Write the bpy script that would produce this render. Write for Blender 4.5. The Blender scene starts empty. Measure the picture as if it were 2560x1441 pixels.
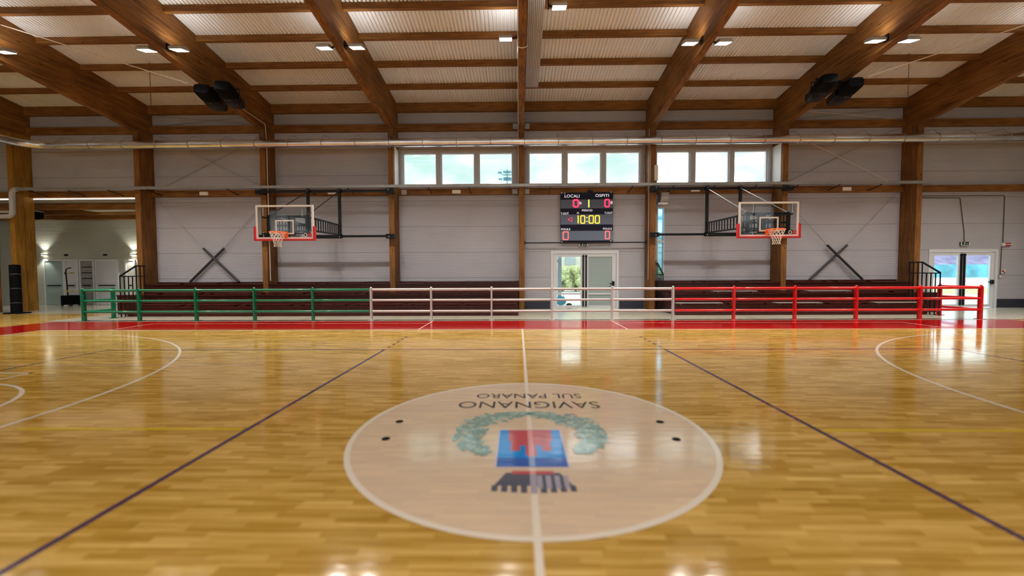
import bpy, math, random
from mathutils import Vector, Matrix
random.seed(7)
R = math.radians
sc = bpy.context.scene
col = sc.collection

# ------------------------------------------------------------------ camera
cd = bpy.data.cameras.new('camera')
cam = bpy.data.objects.new('camera', cd); col.objects.link(cam)
cd.sensor_fit = 'HORIZONTAL'; cd.sensor_width = 36.0; cd.lens = 14.5455
cd.clip_start = 0.05; cd.clip_end = 600
yaw, pitch, roll = 0.01529, 0.03887, -0.00429
fw = Vector((-math.sin(yaw)*math.cos(pitch), math.cos(yaw)*math.cos(pitch), -math.sin(pitch)))
rt = Vector((math.cos(yaw), math.sin(yaw), 0)); up = rt.cross(fw)
r2 = math.cos(roll)*rt + math.sin(roll)*up; u2 = -math.sin(roll)*rt + math.cos(roll)*up
m = Matrix((r2, u2, -fw)).transposed().to_4x4(); m.translation = Vector((-0.113, -4.2625, 1.6495))
cam.matrix_world = m
cd.dof.use_dof = True; cd.dof.focus_distance = 13.0; cd.dof.aperture_fstop = 0.40
sc.camera = cam

# ------------------------------------------------------------------ colour management
sc.view_settings.view_transform = 'Standard'
sc.view_settings.look = 'None'
sc.view_settings.gamma = 1.0
sc.view_settings.use_curve_mapping = False
sc.view_settings.exposure = 0.68
sc.cycles.use_denoising = True
sc.cycles.max_bounces = 8
sc.cycles.diffuse_bounces = 4
sc.cycles.sample_clamp_indirect = 6.0
sc.cycles.caustics_reflective = False
sc.cycles.caustics_refractive = False

# ------------------------------------------------------------------ world: bright broken cloud
W = bpy.data.worlds.new('sky'); sc.world = W; W.use_nodes = True
nt = W.node_tree; nt.nodes.clear()
o_ = nt.nodes.new('ShaderNodeOutputWorld'); bg = nt.nodes.new('ShaderNodeBackground')
tc = nt.nodes.new('ShaderNodeTexCoord'); mp = nt.nodes.new('ShaderNodeMapping'); mp.inputs['Scale'].default_value = (3.2, 3.2, 7.5)
mp.inputs['Location'].default_value = (0.9, 0.3, 0.4)
nz = nt.nodes.new('ShaderNodeTexNoise'); nz.inputs['Scale'].default_value = 1.7; nz.inputs['Detail'].default_value = 5; nz.inputs['Roughness'].default_value = 0.5
rp = nt.nodes.new('ShaderNodeValToRGB')
rp.color_ramp.elements[0].position = 0.36; rp.color_ramp.elements[0].color = (0.165, 0.25, 0.235, 1)
rp.color_ramp.elements[1].position = 0.66; rp.color_ramp.elements[1].color = (1.75, 1.85, 1.9, 1)
e = rp.color_ramp.elements.new(0.47); e.color = (0.245, 0.295, 0.288, 1)
nt.links.new(tc.outputs['Generated'], mp.inputs['Vector']); nt.links.new(mp.outputs[0], nz.inputs['Vector'])
nt.links.new(nz.outputs[0], rp.inputs[0]); nt.links.new(rp.outputs[0], bg.inputs[0]); nt.links.new(bg.outputs[0], o_.inputs[0])
bg.inputs[1].default_value = 3.3

# ------------------------------------------------------------------ geometry constants
XB = [-27.57, -22.05, -16.50, -11.03, -5.52, 0.035, 5.60, 11.12, 16.68, 22.21, 27.74]   # frames (columns + beams)
HW = 0.115                                    # half width of columns and beams
def zr(y): return 9.03 + 0.145*(14.0 - abs(y))   # underside of the roof deck
def zb(y): return 7.76 + 0.140*max(0.0, 13.35 - abs(y))   # underside of the beams
YW = 14.2                                     # face of the far wall
LAMP_Y, LAMP_W = 8.6, 94.0

def lamp_light(x, y, z, w=LAMP_W, size=0.3):
    d = bpy.data.lights.new('floodlight_light', 'AREA'); d.energy = w; d.size = size; d.color = (1.0, 0.935, 0.84)
    d.spread = R(114)
    o = bpy.data.objects.new('floodlight_light', d); o.location = (x, y, z); col.objects.link(o)
    d2 = bpy.data.lights.new('deck_fill_light', 'AREA'); d2.energy = w*0.07; d2.size = 0.3; d2.color = d.color; d2.spread = R(175)   # added upward fill that brightens the roof deck, no lens on the fitting
    o2 = bpy.data.objects.new('deck_fill_light', d2); o2.location = (x, y, z+0.22); o2.rotation_euler = (math.pi, 0, 0); col.objects.link(o2)
    return o

# ------------------------------------------------------------------ materials
MATS = {}
def principled(name, base=(0.8,)*3, rough=0.5, metal=0.0, emis=None, es=0.0, alpha=1.0, spec=0.5, trans=0.0, noise=0.0, nscale=8.0, bump=0.0, coat=0.0):
    mt = bpy.data.materials.new(name); mt.use_nodes = True; n = mt.node_tree
    b = n.nodes['Principled BSDF']
    b.inputs['Base Color'].default_value = (*base, 1); b.inputs['Roughness'].default_value = rough
    b.inputs['Metallic'].default_value = metal; b.inputs['Specular IOR Level'].default_value = spec
    b.inputs['Transmission Weight'].default_value = trans; b.inputs['Coat Weight'].default_value = coat
    if emis: b.inputs['Emission Color'].default_value = (*emis, 1); b.inputs['Emission Strength'].default_value = es
    if noise or bump:
        t = n.nodes.new('ShaderNodeTexCoord'); z = n.nodes.new('ShaderNodeTexNoise'); z.inputs['Scale'].default_value = nscale; z.inputs['Detail'].default_value = 4
        n.links.new(t.outputs['Object'], z.inputs['Vector'])
        if noise:
            r = n.nodes.new('ShaderNodeMapRange'); r.inputs['To Min'].default_value = 1-noise; r.inputs['To Max'].default_value = 1+noise
            r.inputs['From Min'].default_value = 0.3; r.inputs['From Max'].default_value = 0.7
            n.links.new(z.outputs[0], r.inputs[0])
            mm = n.nodes.new('ShaderNodeVectorMath'); mm.operation = 'SCALE'; mm.inputs[0].default_value = base
            n.links.new(r.outputs[0], mm.inputs['Scale']); n.links.new(mm.outputs[0], b.inputs['Base Color'])
        if bump:
            bp = n.nodes.new('ShaderNodeBump'); bp.inputs['Strength'].default_value = bump; bp.inputs['Distance'].default_value = 0.02
            n.links.new(z.outputs[0], bp.inputs['Height']); n.links.new(bp.outputs[0], b.inputs['Normal'])
    MATS[name] = mt
    return mt

def N(n, t, **kw):
    x = n.nodes.new(t)
    for k, v in kw.items(): setattr(x, k, v)
    return x
def mathn(n, op, a, b=None):
    x = n.nodes.new('ShaderNodeMath'); x.operation = op
    for i, s in enumerate((a, b)):
        if s is None: continue
        if isinstance(s, (int, float)): x.inputs[i].default_value = s
        else: n.links.new(s, x.inputs[i])
    return x.outputs[0]

def wood(name, axis, c0, c1, rough=0.55):
    """glued laminated timber: grain along one axis, lamella joints across it, knots"""
    mt = bpy.data.materials.new(name); mt.use_nodes = True; n = mt.node_tree; b = n.nodes['Principled BSDF']
    t = N(n, 'ShaderNodeTexCoord'); mp = N(n, 'ShaderNodeMapping')
    s = [14.0, 14.0, 14.0]; s['xyz'.index(axis)] = 0.7; mp.inputs['Scale'].default_value = s
    n.links.new(t.outputs['Object'], mp.inputs['Vector'])
    z = N(n, 'ShaderNodeTexNoise'); z.inputs['Scale'].default_value = 1.6; z.inputs['Detail'].default_value = 5; n.links.new(mp.outputs[0], z.inputs['Vector'])
    z2 = N(n, 'ShaderNodeTexNoise'); z2.inputs['Scale'].default_value = 0.9; z2.inputs['Detail'].default_value = 2; n.links.new(t.outputs['Object'], z2.inputs['Vector'])
    f = mathn(n, 'ADD', mathn(n, 'MULTIPLY', z.outputs[0], 0.7), mathn(n, 'MULTIPLY', z2.outputs[0], 0.4))
    rp = N(n, 'ShaderNodeValToRGB'); rp.color_ramp.elements[0].position = 0.38; rp.color_ramp.elements[1].position = 0.72
    rp.color_ramp.elements[0].color = (*c0, 1); rp.color_ramp.elements[1].color = (*c1, 1)
    n.links.new(f, rp.inputs[0])
    # knots
    mp2 = N(n, 'ShaderNodeMapping'); s2 = [7.0, 7.0, 7.0]; s2['xyz'.index(axis)] = 2.2; mp2.inputs['Scale'].default_value = s2
    n.links.new(t.outputs['Object'], mp2.inputs['Vector'])
    v = N(n, 'ShaderNodeTexVoronoi'); v.inputs['Scale'].default_value = 0.8; n.links.new(mp2.outputs[0], v.inputs['Vector'])
    k = N(n, 'ShaderNodeMapRange'); k.inputs['From Min'].default_value = 0.06; k.inputs['From Max'].default_value = 0.14; k.inputs['To Min'].default_value = 0.35
    n.links.new(v.outputs['Distance'], k.inputs[0])
    sc_ = N(n, 'ShaderNodeVectorMath', operation='SCALE'); n.links.new(rp.outputs[0], sc_.inputs[0]); n.links.new(k.outputs[0], sc_.inputs['Scale'])
    n.links.new(sc_.outputs[0], b.inputs['Base Color'])
    b.inputs['Roughness'].default_value = rough; b.inputs['Specular IOR Level'].default_value = 0.25
    MATS[name] = mt
    return mt

def parquet_color(n):
    """strip parquet: rows 6.5 cm wide laid along x, each strip with its own tone"""
    t = N(n, 'ShaderNodeTexCoord'); sp = N(n, 'ShaderNodeSeparateXYZ'); n.links.new(t.outputs['Object'], sp.inputs[0])
    row = mathn(n, 'FLOOR', mathn(n, 'DIVIDE', sp.outputs[1], 0.052))
    wn = N(n, 'ShaderNodeTexWhiteNoise', noise_dimensions='1D'); n.links.new(row, wn.inputs['W'])
    cell = mathn(n, 'FLOOR', mathn(n, 'DIVIDE', mathn(n, 'ADD', sp.outputs[0], mathn(n, 'MULTIPLY', wn.outputs['Value'], 7.0)), 0.36))
    cv = N(n, 'ShaderNodeCombineXYZ'); n.links.new(cell, cv.inputs[0]); n.links.new(row, cv.inputs[1])
    w2 = N(n, 'ShaderNodeTexWhiteNoise', noise_dimensions='2D'); n.links.new(cv.outputs[0], w2.inputs['Vector'])
    # grain
    mp = N(n, 'ShaderNodeMapping'); mp.inputs['Scale'].default_value = (1.3, 38, 1); n.links.new(t.outputs['Object'], mp.inputs['Vector'])
    g = N(n, 'ShaderNodeTexNoise'); g.inputs['Scale'].default_value = 1.0; g.inputs['Detail'].default_value = 4; n.links.new(mp.outputs[0], g.inputs['Vector'])
    mpb = N(n, 'ShaderNodeMapping'); mpb.inputs['Scale'].default_value = (0.5, 2.6, 1); n.links.new(t.outputs['Object'], mpb.inputs['Vector'])
    g2 = N(n, 'ShaderNodeTexNoise'); g2.inputs['Scale'].default_value = 1.0; g2.inputs['Detail'].default_value = 3; n.links.new(mpb.outputs[0], g2.inputs['Vector'])
    f = mathn(n, 'ADD', mathn(n, 'MULTIPLY', w2.outputs['Value'], 0.24), mathn(n, 'ADD', mathn(n, 'MULTIPLY', g.outputs[0], 0.60), mathn(n, 'MULTIPLY', g2.outputs[0], 0.36)))
    rp = N(n, 'ShaderNodeValToRGB')
    rp.color_ramp.elements[0].position = 0.18; rp.color_ramp.elements[0].color = (0.23, 0.108, 0.007, 1)
    rp.color_ramp.elements[1].position = 0.86; rp.color_ramp.elements[1].color = (0.74, 0.50, 0.16, 1)
    e = rp.color_ramp.elements.new(0.52); e.color = (0.43, 0.255, 0.040, 1)
    n.links.new(f, rp.inputs[0])
    return rp.outputs[0], t

def floor_mat(name, base=None, mix=None, rough=0.10, spec=0.5):
    mt = bpy.data.materials.new(name); mt.use_nodes = True; n = mt.node_tree; b = n.nodes['Principled BSDF']
    if base is None or mix is not None:
        c, t = parquet_color(n)
        if mix is not None:
            mx = N(n, 'ShaderNodeMix', data_type='RGBA'); mx.inputs[0].default_value = mix
            n.links.new(c, mx.inputs[6]); mx.inputs[7].default_value = (*base, 1); c = mx.outputs[2]
        n.links.new(c, b.inputs['Base Color'])
    else:
        b.inputs['Base Color'].default_value = (*base, 1); t = N(n, 'ShaderNodeTexCoord')
    mp = N(n, 'ShaderNodeMapping'); mp.inputs['Scale'].default_value = (3, 10, 1); n.links.new(t.outputs['Object'], mp.inputs['Vector'])
    z = N(n, 'ShaderNodeTexNoise'); z.inputs['Scale'].default_value = 1.0; z.inputs['Detail'].default_value = 2; n.links.new(mp.outputs[0], z.inputs['Vector'])
    bp = N(n, 'ShaderNodeBump'); bp.inputs['Strength'].default_value = 0.12; bp.inputs['Distance'].default_value = 0.01
    n.links.new(z.outputs[0], bp.inputs['Height']); n.links.new(bp.outputs[0], b.inputs['Normal'])
    b.inputs['Roughness'].default_value = rough; b.inputs['Specular IOR Level'].default_value = spec
    MATS[name] = mt
    return mt

def panel_mat(name, c, rib=0.0, joint=1.14, off=2.54, rough=0.5):
    """pale steel sandwich panels: fine horizontal ribs and a dark joint every 1.14 m"""
    mt = bpy.data.materials.new(name); mt.use_nodes = True; n = mt.node_tree; b = n.nodes['Principled BSDF']
    t = N(n, 'ShaderNodeTexCoord'); sp = N(n, 'ShaderNodeSeparateXYZ'); n.links.new(t.outputs['Object'], sp.inputs[0])
    z = mathn(n, 'DIVIDE', mathn(n, 'SUBTRACT', sp.outputs[2], off), joint)
    fr = mathn(n, 'ABSOLUTE', mathn(n, 'SUBTRACT', mathn(n, 'FRACT', mathn(n, 'ADD', z, 10.5)), 0.5))
    mr = N(n, 'ShaderNodeMapRange'); mr.inputs['From Min'].default_value = 0.004; mr.inputs['From Max'].default_value = 0.011; mr.inputs['To Min'].default_value = 0.45
    n.links.new(fr, mr.inputs[0])
    nz = N(n, 'ShaderNodeTexNoise'); nz.inputs['Scale'].default_value = 0.6; n.links.new(t.outputs['Object'], nz.inputs['Vector'])
    m2 = N(n, 'ShaderNodeMapRange'); m2.inputs['From Min'].default_value = 0.3; m2.inputs['From Max'].default_value = 0.7; m2.inputs['To Min'].default_value = 0.93; m2.inputs['To Max'].default_value = 1.05
    n.links.new(nz.outputs[0], m2.inputs[0])
    s = N(n, 'ShaderNodeVectorMath', operation='SCALE'); s.inputs[0].default_value = c
    n.links.new(mathn(n, 'MULTIPLY', mr.outputs[0], m2.outputs[0]), s.inputs['Scale']); n.links.new(s.outputs[0], b.inputs['Base Color'])
    sw = mathn(n, 'SINE', mathn(n, 'MULTIPLY', sp.outputs[2], 2*math.pi/0.075))
    bp = N(n, 'ShaderNodeBump'); bp.inputs['Strength'].default_value = 0.55; bp.inputs['Distance'].default_value = 0.004
    n.links.new(sw, bp.inputs['Height']); n.links.new(bp.outputs[0], b.inputs['Normal'])
    b.inputs['Roughness'].default_value = rough
    MATS[name] = mt
    return mt

def glass(name, tint=(1, 1, 1), refl=0.08, tr=0.92):
    mt = bpy.data.materials.new(name); mt.use_nodes = True; n = mt.node_tree; n.nodes.clear()
    o = N(n, 'ShaderNodeOutputMaterial'); mx = N(n, 'ShaderNodeMixShader'); t = N(n, 'ShaderNodeBsdfTransparent'); g = N(n, 'ShaderNodeBsdfGlossy')
    t.inputs[0].default_value = (*[tr*c for c in tint], 1); g.inputs['Roughness'].default_value = 0.02
    mx.inputs[0].default_value = refl
    n.links.new(t.outputs[0], mx.inputs[1]); n.links.new(g.outputs[0], mx.inputs[2]); n.links.new(mx.outputs[0], o.inputs[0])
    MATS[name] = mt
    return mt

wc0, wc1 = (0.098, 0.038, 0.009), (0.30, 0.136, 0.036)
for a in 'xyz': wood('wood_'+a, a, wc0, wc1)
wood('wood_lobby_lit', 'z', (0.17, 0.078, 0.011), (0.40, 0.20, 0.030))  # brighter orange copy of the timber, lobby light put into its colour
panel_mat('panel', (0.40, 0.405, 0.455))
panel_mat('panel_lobby', (0.42, 0.44, 0.40), joint=50, off=25.3)
floor_mat('parquet', spec=0.6); floor_mat('parquet_film', base=(0.74, 0.66, 0.60), mix=0.6, rough=0.12)
floor_mat('red_paint', base=(0.31, 0.003, 0.003), rough=0.10, spec=0.22)
floor_mat('white_line', base=(0.74, 0.69, 0.62), rough=0.11)
floor_mat('purple_line', base=(0.050, 0.026, 0.10), rough=0.11)
floor_mat('yellow_line', base=(0.66, 0.50, 0.01), mix=0.9, rough=0.11)
floor_mat('black_paint', base=(0.02, 0.02, 0.025), rough=0.11)
floor_mat('text_grey', base=(0.035, 0.033, 0.045), rough=0.11)
floor_mat('laurel_a', base=(0.22, 0.36, 0.34), rough=0.11); floor_mat('laurel_b', base=(0.36, 0.50, 0.48), rough=0.11)
floor_mat('shield_blue', base=(0.0, 0.26, 0.80), rough=0.11); floor_mat('shield_navy', base=(0.03, 0.12, 0.50), rough=0.11)
floor_mat('shield_red', base=(0.52, 0.09, 0.12), rough=0.11); floor_mat('shield_pale', base=(0.62, 0.52, 0.56), rough=0.11)
floor_mat('crown_grey', base=(0.09, 0.10, 0.15), rough=0.11); floor_mat('crown_pale', base=(0.36, 0.35, 0.46), rough=0.11)
principled('tile', (0.46, 0.43, 0.35), 0.16, noise=0.08, nscale=1.5)
principled('deck', (0.80, 0.84, 0.90), 0.55, spec=0.2)
principled('concrete', (0.46, 0.46, 0.44), 0.8, noise=0.08, nscale=2)
principled('outer_wall', (0.4, 0.4, 0.4), 0.8)
principled('skirting', (0.022, 0.028, 0.045), 0.45)
principled('white_frame', (0.62, 0.64, 0.68), 0.35)
principled('grey_frame', (0.44, 0.46, 0.50), 0.4)
principled('door_blind', (0.30, 0.38, 0.38), 0.35)
principled('black_metal', (0.006, 0.006, 0.009), 0.4, spec=0.25)
principled('black_matte', (0.0035, 0.004, 0.005), 0.8, spec=0.08)
principled('dark_rubber', (0.03, 0.03, 0.04), 0.55)
principled('steel', (0.58, 0.57, 0.55), 0.22, metal=1.0, noise=0.12, nscale=3)
principled('duct_steel', (0.74, 0.76, 0.80), 0.27, metal=1.0, noise=0.15, nscale=1.2)
principled('galv', (0.36, 0.37, 0.37), 0.42, metal=0.6, noise=0.1, nscale=3)
principled('cable_white', (0.75, 0.68, 0.62), 0.5)
principled('cable_dark', (0.10, 0.075, 0.05), 0.6)
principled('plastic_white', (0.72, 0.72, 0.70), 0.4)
principled('plastic_grey', (0.38, 0.39, 0.40), 0.45)
principled('green_paint', (0.001, 0.15, 0.07), 0.3, coat=0.3)
principled('rail_white', (0.50, 0.49, 0.50), 0.3, coat=0.3)
principled('rail_red', (0.62, 0.006, 0.010), 0.28, coat=0.3)
principled('bench', (0.040, 0.007, 0.005), 0.30, spec=0.3, noise=0.3, nscale=5)
principled('bench_seat', (0.060, 0.014, 0.010), 0.22, noise=0.3, nscale=5)
principled('bench_reflection', (0.30, 0.28, 0.27), 0.3)  # pale tone of reflections on the benches, painted as plank colour
principled('pad_red', (0.62, 0.010, 0.018), 0.4)
principled('board_white', (0.82, 0.82, 0.84), 0.4)
principled('orange', (0.80, 0.14, 0.02), 0.4)
principled('net', (0.75, 0.70, 0.66), 0.8)
principled('lens', (1, 1, 1), 0.4, emis=(1.0, 0.97, 0.88), es=9.0)
principled('wall_lamp_lens', (1, 1, 1), 0.4, emis=(1.0, 0.95, 0.75), es=6.0)
principled('led_strip', (1, 1, 1), 0.4, emis=(1.0, 0.76, 0.58), es=4.0)
principled('sb_dark', (0.006, 0.007, 0.024), 0.5, spec=.2)
principled('sb_glass', (0.085, 0.105, 0.17), 0.18)
principled('sb_text', (0.85, 0.85, 0.9), 0.5, emis=(0.9, 0.9, 1.0), es=0.45)
principled('digit_red', (0.3, 0, 0.02), 0.4, emis=(1.0, 0.03, 0.10), es=1.15)
principled('digit_coral', (0.3, 0, 0.02), 0.4, emis=(1.0, 0.13, 0.12), es=1.1)
principled('digit_yellow', (0.3, 0.2, 0), 0.4, emis=(1.0, 0.68, 0.03), es=1.1)
principled('digit_lime', (0.3, 0.3, 0), 0.4, emis=(0.72, 1.0, 0.10), es=1.1)
principled('sign_green', (0.004, 0.03, 0.02), 0.4)
principled('red_plastic', (0.35, 0.02, 0.02), 0.4)
principled('hedge', (0.42, 0.42, 0.20), 0.9, noise=0.55, nscale=7)
principled('hill', (0.20, 0.16, 0.27), 0.95, noise=0.5, nscale=0.35)
principled('stucco', (0.62, 0.55, 0.45), 0.8)
principled('teal_net', (0.10, 0.32, 0.42), 0.7, noise=.4, nscale=.8)
principled('paving', (0.66, 0.66, 0.64), 0.7, noise=0.08, nscale=1.0)
principled('asphalt', (0.34, 0.33, 0.36), 0.8, noise=0.08, nscale=1.0)
principled('grass', (0.40, 0.46, 0.16), 0.9, noise=0.3, nscale=4)
principled('blue_bag', (0.01, 0.32, 0.50), 0.5)
principled('mast_teal', (0.02, 0.16, 0.22), 0.6)
principled('ribbed_grey', (0.56, 0.56, 0.60), 0.35)
principled('lobby_door', (0.55, 0.56, 0.62), 0.4)
glass('glass'); glass('board_glass', (0.90, 0.91, 0.90), 0.015, 0.97); glass('tint_glass', (0.55, 0.85, 1.0), 0.10, 0.85); glass('door_glass', (0.92, 1.0, 1.0), 0.06, 0.95)
glass('lobby_glass', (0.5, 0.56, 0.5), 0.12, 0.7)

# ------------------------------------------------------------------ mesh helpers
WORLD = {}
class MB:
    def __init__(s): s.v = []; s.f = []; s.sm = []
    def add(s, vs, fs, smooth=False):
        k = len(s.v); s.v += [tuple(v) for v in vs]; s.f += [tuple(i+k for i in f) for f in fs]; s.sm += [smooth]*len(fs); return s
    def box(s, x0, x1, y0, y1, z0, z1, mat=None):
        vs = [Vector((x, y, z)) for z in (z0, z1) for y in (y0, y1) for x in (x0, x1)]
        if mat: vs = [mat @ v for v in vs]
        return s.add(vs, [(0, 2, 3, 1), (4, 5, 7, 6), (0, 1, 5, 4), (2, 6, 7, 3), (0, 4, 6, 2), (1, 3, 7, 5)])
    def cyl(s, a, b, r, n=12, r1=None, caps=True):
        a = Vector(a); b = Vector(b); d = (b-a).normalized(); r1 = r if r1 is None else r1
        x = d.orthogonal().normalized(); y = d.cross(x)
        vs = [a+r*(math.cos(t)*x+math.sin(t)*y) for t in [2*math.pi*i/n for i in range(n)]] + [b+r1*(math.cos(t)*x+math.sin(t)*y) for t in [2*math.pi*i/n for i in range(n)]]
        s.add(vs, [(i, (i+1) % n, n+(i+1) % n, n+i) for i in range(n)], True)
        if caps: s.add(vs, [tuple(range(n-1, -1, -1)), tuple(range(n, 2*n))])
        return s
    def tube(s, pts, r, n=8, closed=False):
        pts = [Vector(p) for p in pts]; m = len(pts); rings = []
        x = None
        for i, p in enumerate(pts):
            if closed: d = (pts[(i+1) % m]-pts[i-1])
            else: d = pts[min(i+1, m-1)]-pts[max(i-1, 0)]
            d.normalize()
            x = d.orthogonal().normalized() if x is None else (x-d*x.dot(d)).normalized()
            y = d.cross(x)
            rings += [p+r*(math.cos(2*math.pi*k/n)*x+math.sin(2*math.pi*k/n)*y) for k in range(n)]
        fs = []
        for i in range(m if closed else m-1):
            a = i*n; b = ((i+1) % m)*n
            fs += [(a+k, a+(k+1) % n, b+(k+1) % n, b+k) for k in range(n)]
        s.add(rings, fs, True)
        if not closed: s.add(rings, [tuple(range(n-1, -1, -1)), tuple(range((m-1)*n, m*n))])
        return s
    def prism(s, poly, axis, a, b):
        """poly: 2D points in the two other axes (kept in xyz order)"""
        def P(p, t):
            q = list(p); q.insert('xyz'.index(axis), t); return Vector(q)
        n = len(poly); vs = [P(p, a) for p in poly]+[P(p, b) for p in poly]
        return s.add(vs, [tuple(range(n-1, -1, -1)), tuple(range(n, 2*n))]+[(i, (i+1) % n, n+(i+1) % n, n+i) for i in range(n)])
    def bar(s, a, b, w, h, upv=(0, 0, 1)):
        a = Vector(a); b = Vector(b); d = (b-a).normalized(); x = d.cross(Vector(upv)).normalized(); y = x.cross(d)
        vs = [p+i*x*w/2+j*y*h/2 for p in (a, b) for i, j in ((-1, -1), (1, -1), (1, 1), (-1, 1))]
        return s.add(vs, [(3, 2, 1, 0), (4, 5, 6, 7)]+[(i, (i+1) % 4, 4+(i+1) % 4, 4+i) for i in range(4)])
    def sphere(s, c, r, n=10, sc_=(1, 1, 1)):
        c = Vector(c); vs = []; fs = []
        k = n//2
        for i in range(k+1):
            th = math.pi*i/k
            for j in range(n):
                ph = 2*math.pi*j/n
                vs.append(c+Vector((r*math.sin(th)*math.cos(ph)*sc_[0], r*math.sin(th)*math.sin(ph)*sc_[1], r*math.cos(th)*sc_[2])))
        for i in range(k):
            for j in range(n): fs.append((i*n+j, (i+1)*n+j, (i+1)*n+(j+1) % n, i*n+(j+1) % n))
        return s.add(vs, fs, True)
    def quad(s, x0, x1, y0, y1, z): return s.add([(x0, y0, z), (x1, y0, z), (x1, y1, z), (x0, y1, z)], [(0, 1, 2, 3)])
    def build(s, name, mat, parent=None, origin=None, bevel=0.0):
        if parent is not None: base = WORLD[parent.name]
        else: base = Vector((0, 0, 0))
        org = Vector(origin) if origin is not None else base
        me = bpy.data.meshes.new(name)
        me.from_pydata([Vector(v)-org for v in s.v], [], s.f); me.polygons.foreach_set('use_smooth', s.sm)
        mats = mat if isinstance(mat, list) else [mat]
        for q in mats: me.materials.append(MATS[q])
        me.validate(); me.update()
        o = bpy.data.objects.new(name, me); col.objects.link(o)
        o.location = org-base; WORLD[o.name] = org
        if parent is not None: o.parent = parent
        if bevel:
            bm_ = o.modifiers.new('bevel', 'BEVEL'); bm_.width = bevel; bm_.segments = 2; bm_.limit_method = 'ANGLE'
        return o
def tag(o, label=None, cat=None, group=None, kind=None):
    if label: o['label'] = label
    if cat: o['category'] = cat
    if group: o['group'] = group
    if kind: o['kind'] = kind
    return o
def empty(name, loc, label=None, cat=None, group=None, kind=None):
    o = bpy.data.objects.new(name, None); o.empty_display_size = 0.2; col.objects.link(o); o.location = loc; WORLD[o.name] = Vector(loc)
    return tag(o, label, cat, group, kind)
def struct(name, mb, mat): return tag(mb.build(name, mat), kind='structure')
def box(*a): return MB().box(*a)
def dup(o, loc=None, parent=None):
    c = o.copy(); col.objects.link(c)
    if parent is not None: c.parent = parent
    if loc is not None: c.location = loc
    WORLD[c.name] = Vector(loc) if loc is not None else WORLD[o.name]
    for ch in [q for q in bpy.data.objects if q.parent == o]: dup(ch, None, c)
    return c
def text_mesh(mb, s, x0, x1, y0, y1, place):
    """lettering s filled into the rectangle, place(u, v) -> 3D"""
    cu = bpy.data.curves.new('t', 'FONT'); cu.body = s; cu.resolution_u = 3
    o = bpy.data.objects.new('t', cu); col.objects.link(o)
    dg = bpy.context.evaluated_depsgraph_get(); me = bpy.data.meshes.new_from_object(o.evaluated_get(dg))
    vs = [v.co.copy() for v in me.vertices]; fs = [tuple(p.vertices) for p in me.polygons]
    bpy.data.objects.remove(o); bpy.data.curves.remove(cu); bpy.data.meshes.remove(me)
    a, b = min(v.x for v in vs), max(v.x for v in vs); c, d = min(v.y for v in vs), max(v.y for v in vs)
    mb.add([place(x0+(v.x-a)/(b-a)*(x1-x0), y0+(v.y-c)/(d-c)*(y1-y0)) for v in vs], fs)
    return mb

# ------------------------------------------------------------------ setting: floor and its markings
XL, XR, YB = -27.7, 27.87, -14.2
fl = MB(); fl.box(XL, XR, YB, 9.72, -0.2, 0.0); fl.box(XL, -16.6, 9.72, 12.5, -0.2, 0.0)
floor = struct('floor', fl, 'parquet')
tf = MB(); tf.box(-16.6, XR, 9.74, YW+0.2, -0.2, -0.004); tf.box(XL, -16.6, 12.5, 17.5, -0.2, -0.004)
struct('floor_tiles', tf, 'tile')
struct('trim_floor_edge', MB().box(-16.6, XR, 9.715, 9.745, -0.15, 0.006), 'black_metal')
def ring(cx, cy, r0, r1, t0, t1, z, n=96):
    mb = MB(); vs = []
    for i in range(n+1):
        t = t0+(t1-t0)*i/n
        vs += [(cx+r0*math.cos(t), cy+r0*math.sin(t), z), (cx+r1*math.cos(t), cy+r1*math.sin(t), z)]
    mb.add(vs, [(2*i, 2*i+1, 2*i+3, 2*i+2) for i in range(n)])
    return mb
Z0, Z1, Z2, Z3, Z4 = 0.001, 0.0018, 0.0026, 0.0034, 0.0042
b = MB()
for a in ((-16.15, 16.15, 7.5, 9.62), (-16.15, 16.15, -9.62, -7.5), (-16.15, -14.0, -7.5, 7.5), (14.0, 16.15, -7.5, 7.5)): b.quad(*a, Z0)
b.build('painted_border', 'red_paint', floor)
w = MB(); L = 0.05
for a in ((-14.05, 14.05, 7.5, 7.55), (-14.05, 14.05, -7.55, -7.5), (-14.05, -14, -7.5, 7.5), (14, 14.05, -7.5, 7.5), (-0.025, 0.025, -7.65, 7.65)): w.quad(*a, Z2)
for sx in (-1, 1):
    def qx(a, b_, c, d): w.quad(min(sx*a, sx*b_), max(sx*a, sx*b_), c, d, Z2)
    for y in (6.55, -6.6): qx(14, 11.0, y, y+L)
    a0 = math.asin(6.6/6.75)
    q = ring(sx*12.425, 0, 6.70, 6.75, math.pi/2-(math.pi/2-a0), -(math.pi/2-(math.pi/2-a0)), Z2, 160)
    if sx > 0: q.v = [(2*12.425-x, y, z) for x, y, z in q.v]
    w.add(q.v, q.f)
    qx(14, 8.2, 2.40, 2.45); qx(14, 8.2, -2.45, -2.40); qx(8.25, 8.2, -2.45, 2.45)
    q = ring(sx*8.2, 0, 1.75, 1.80, -math.pi/2, math.pi/2, Z2, 64)
    if sx > 0: q.v = [(2*8.2-x, y, z) for x, y, z in q.v]
    w.add(q.v, q.f)
c = ring(0, 0, 1.75, 1.80, 0, 2*math.pi, Z3, 180); w.add(c.v, c.f)
w.quad(-4.72, -4.66, 7.42, 7.55, Z2); w.quad(4.66, 4.72, 7.42, 7.55, Z2)
w.quad(-16.4, 16.4, 9.64, 9.70, Z2)
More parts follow.
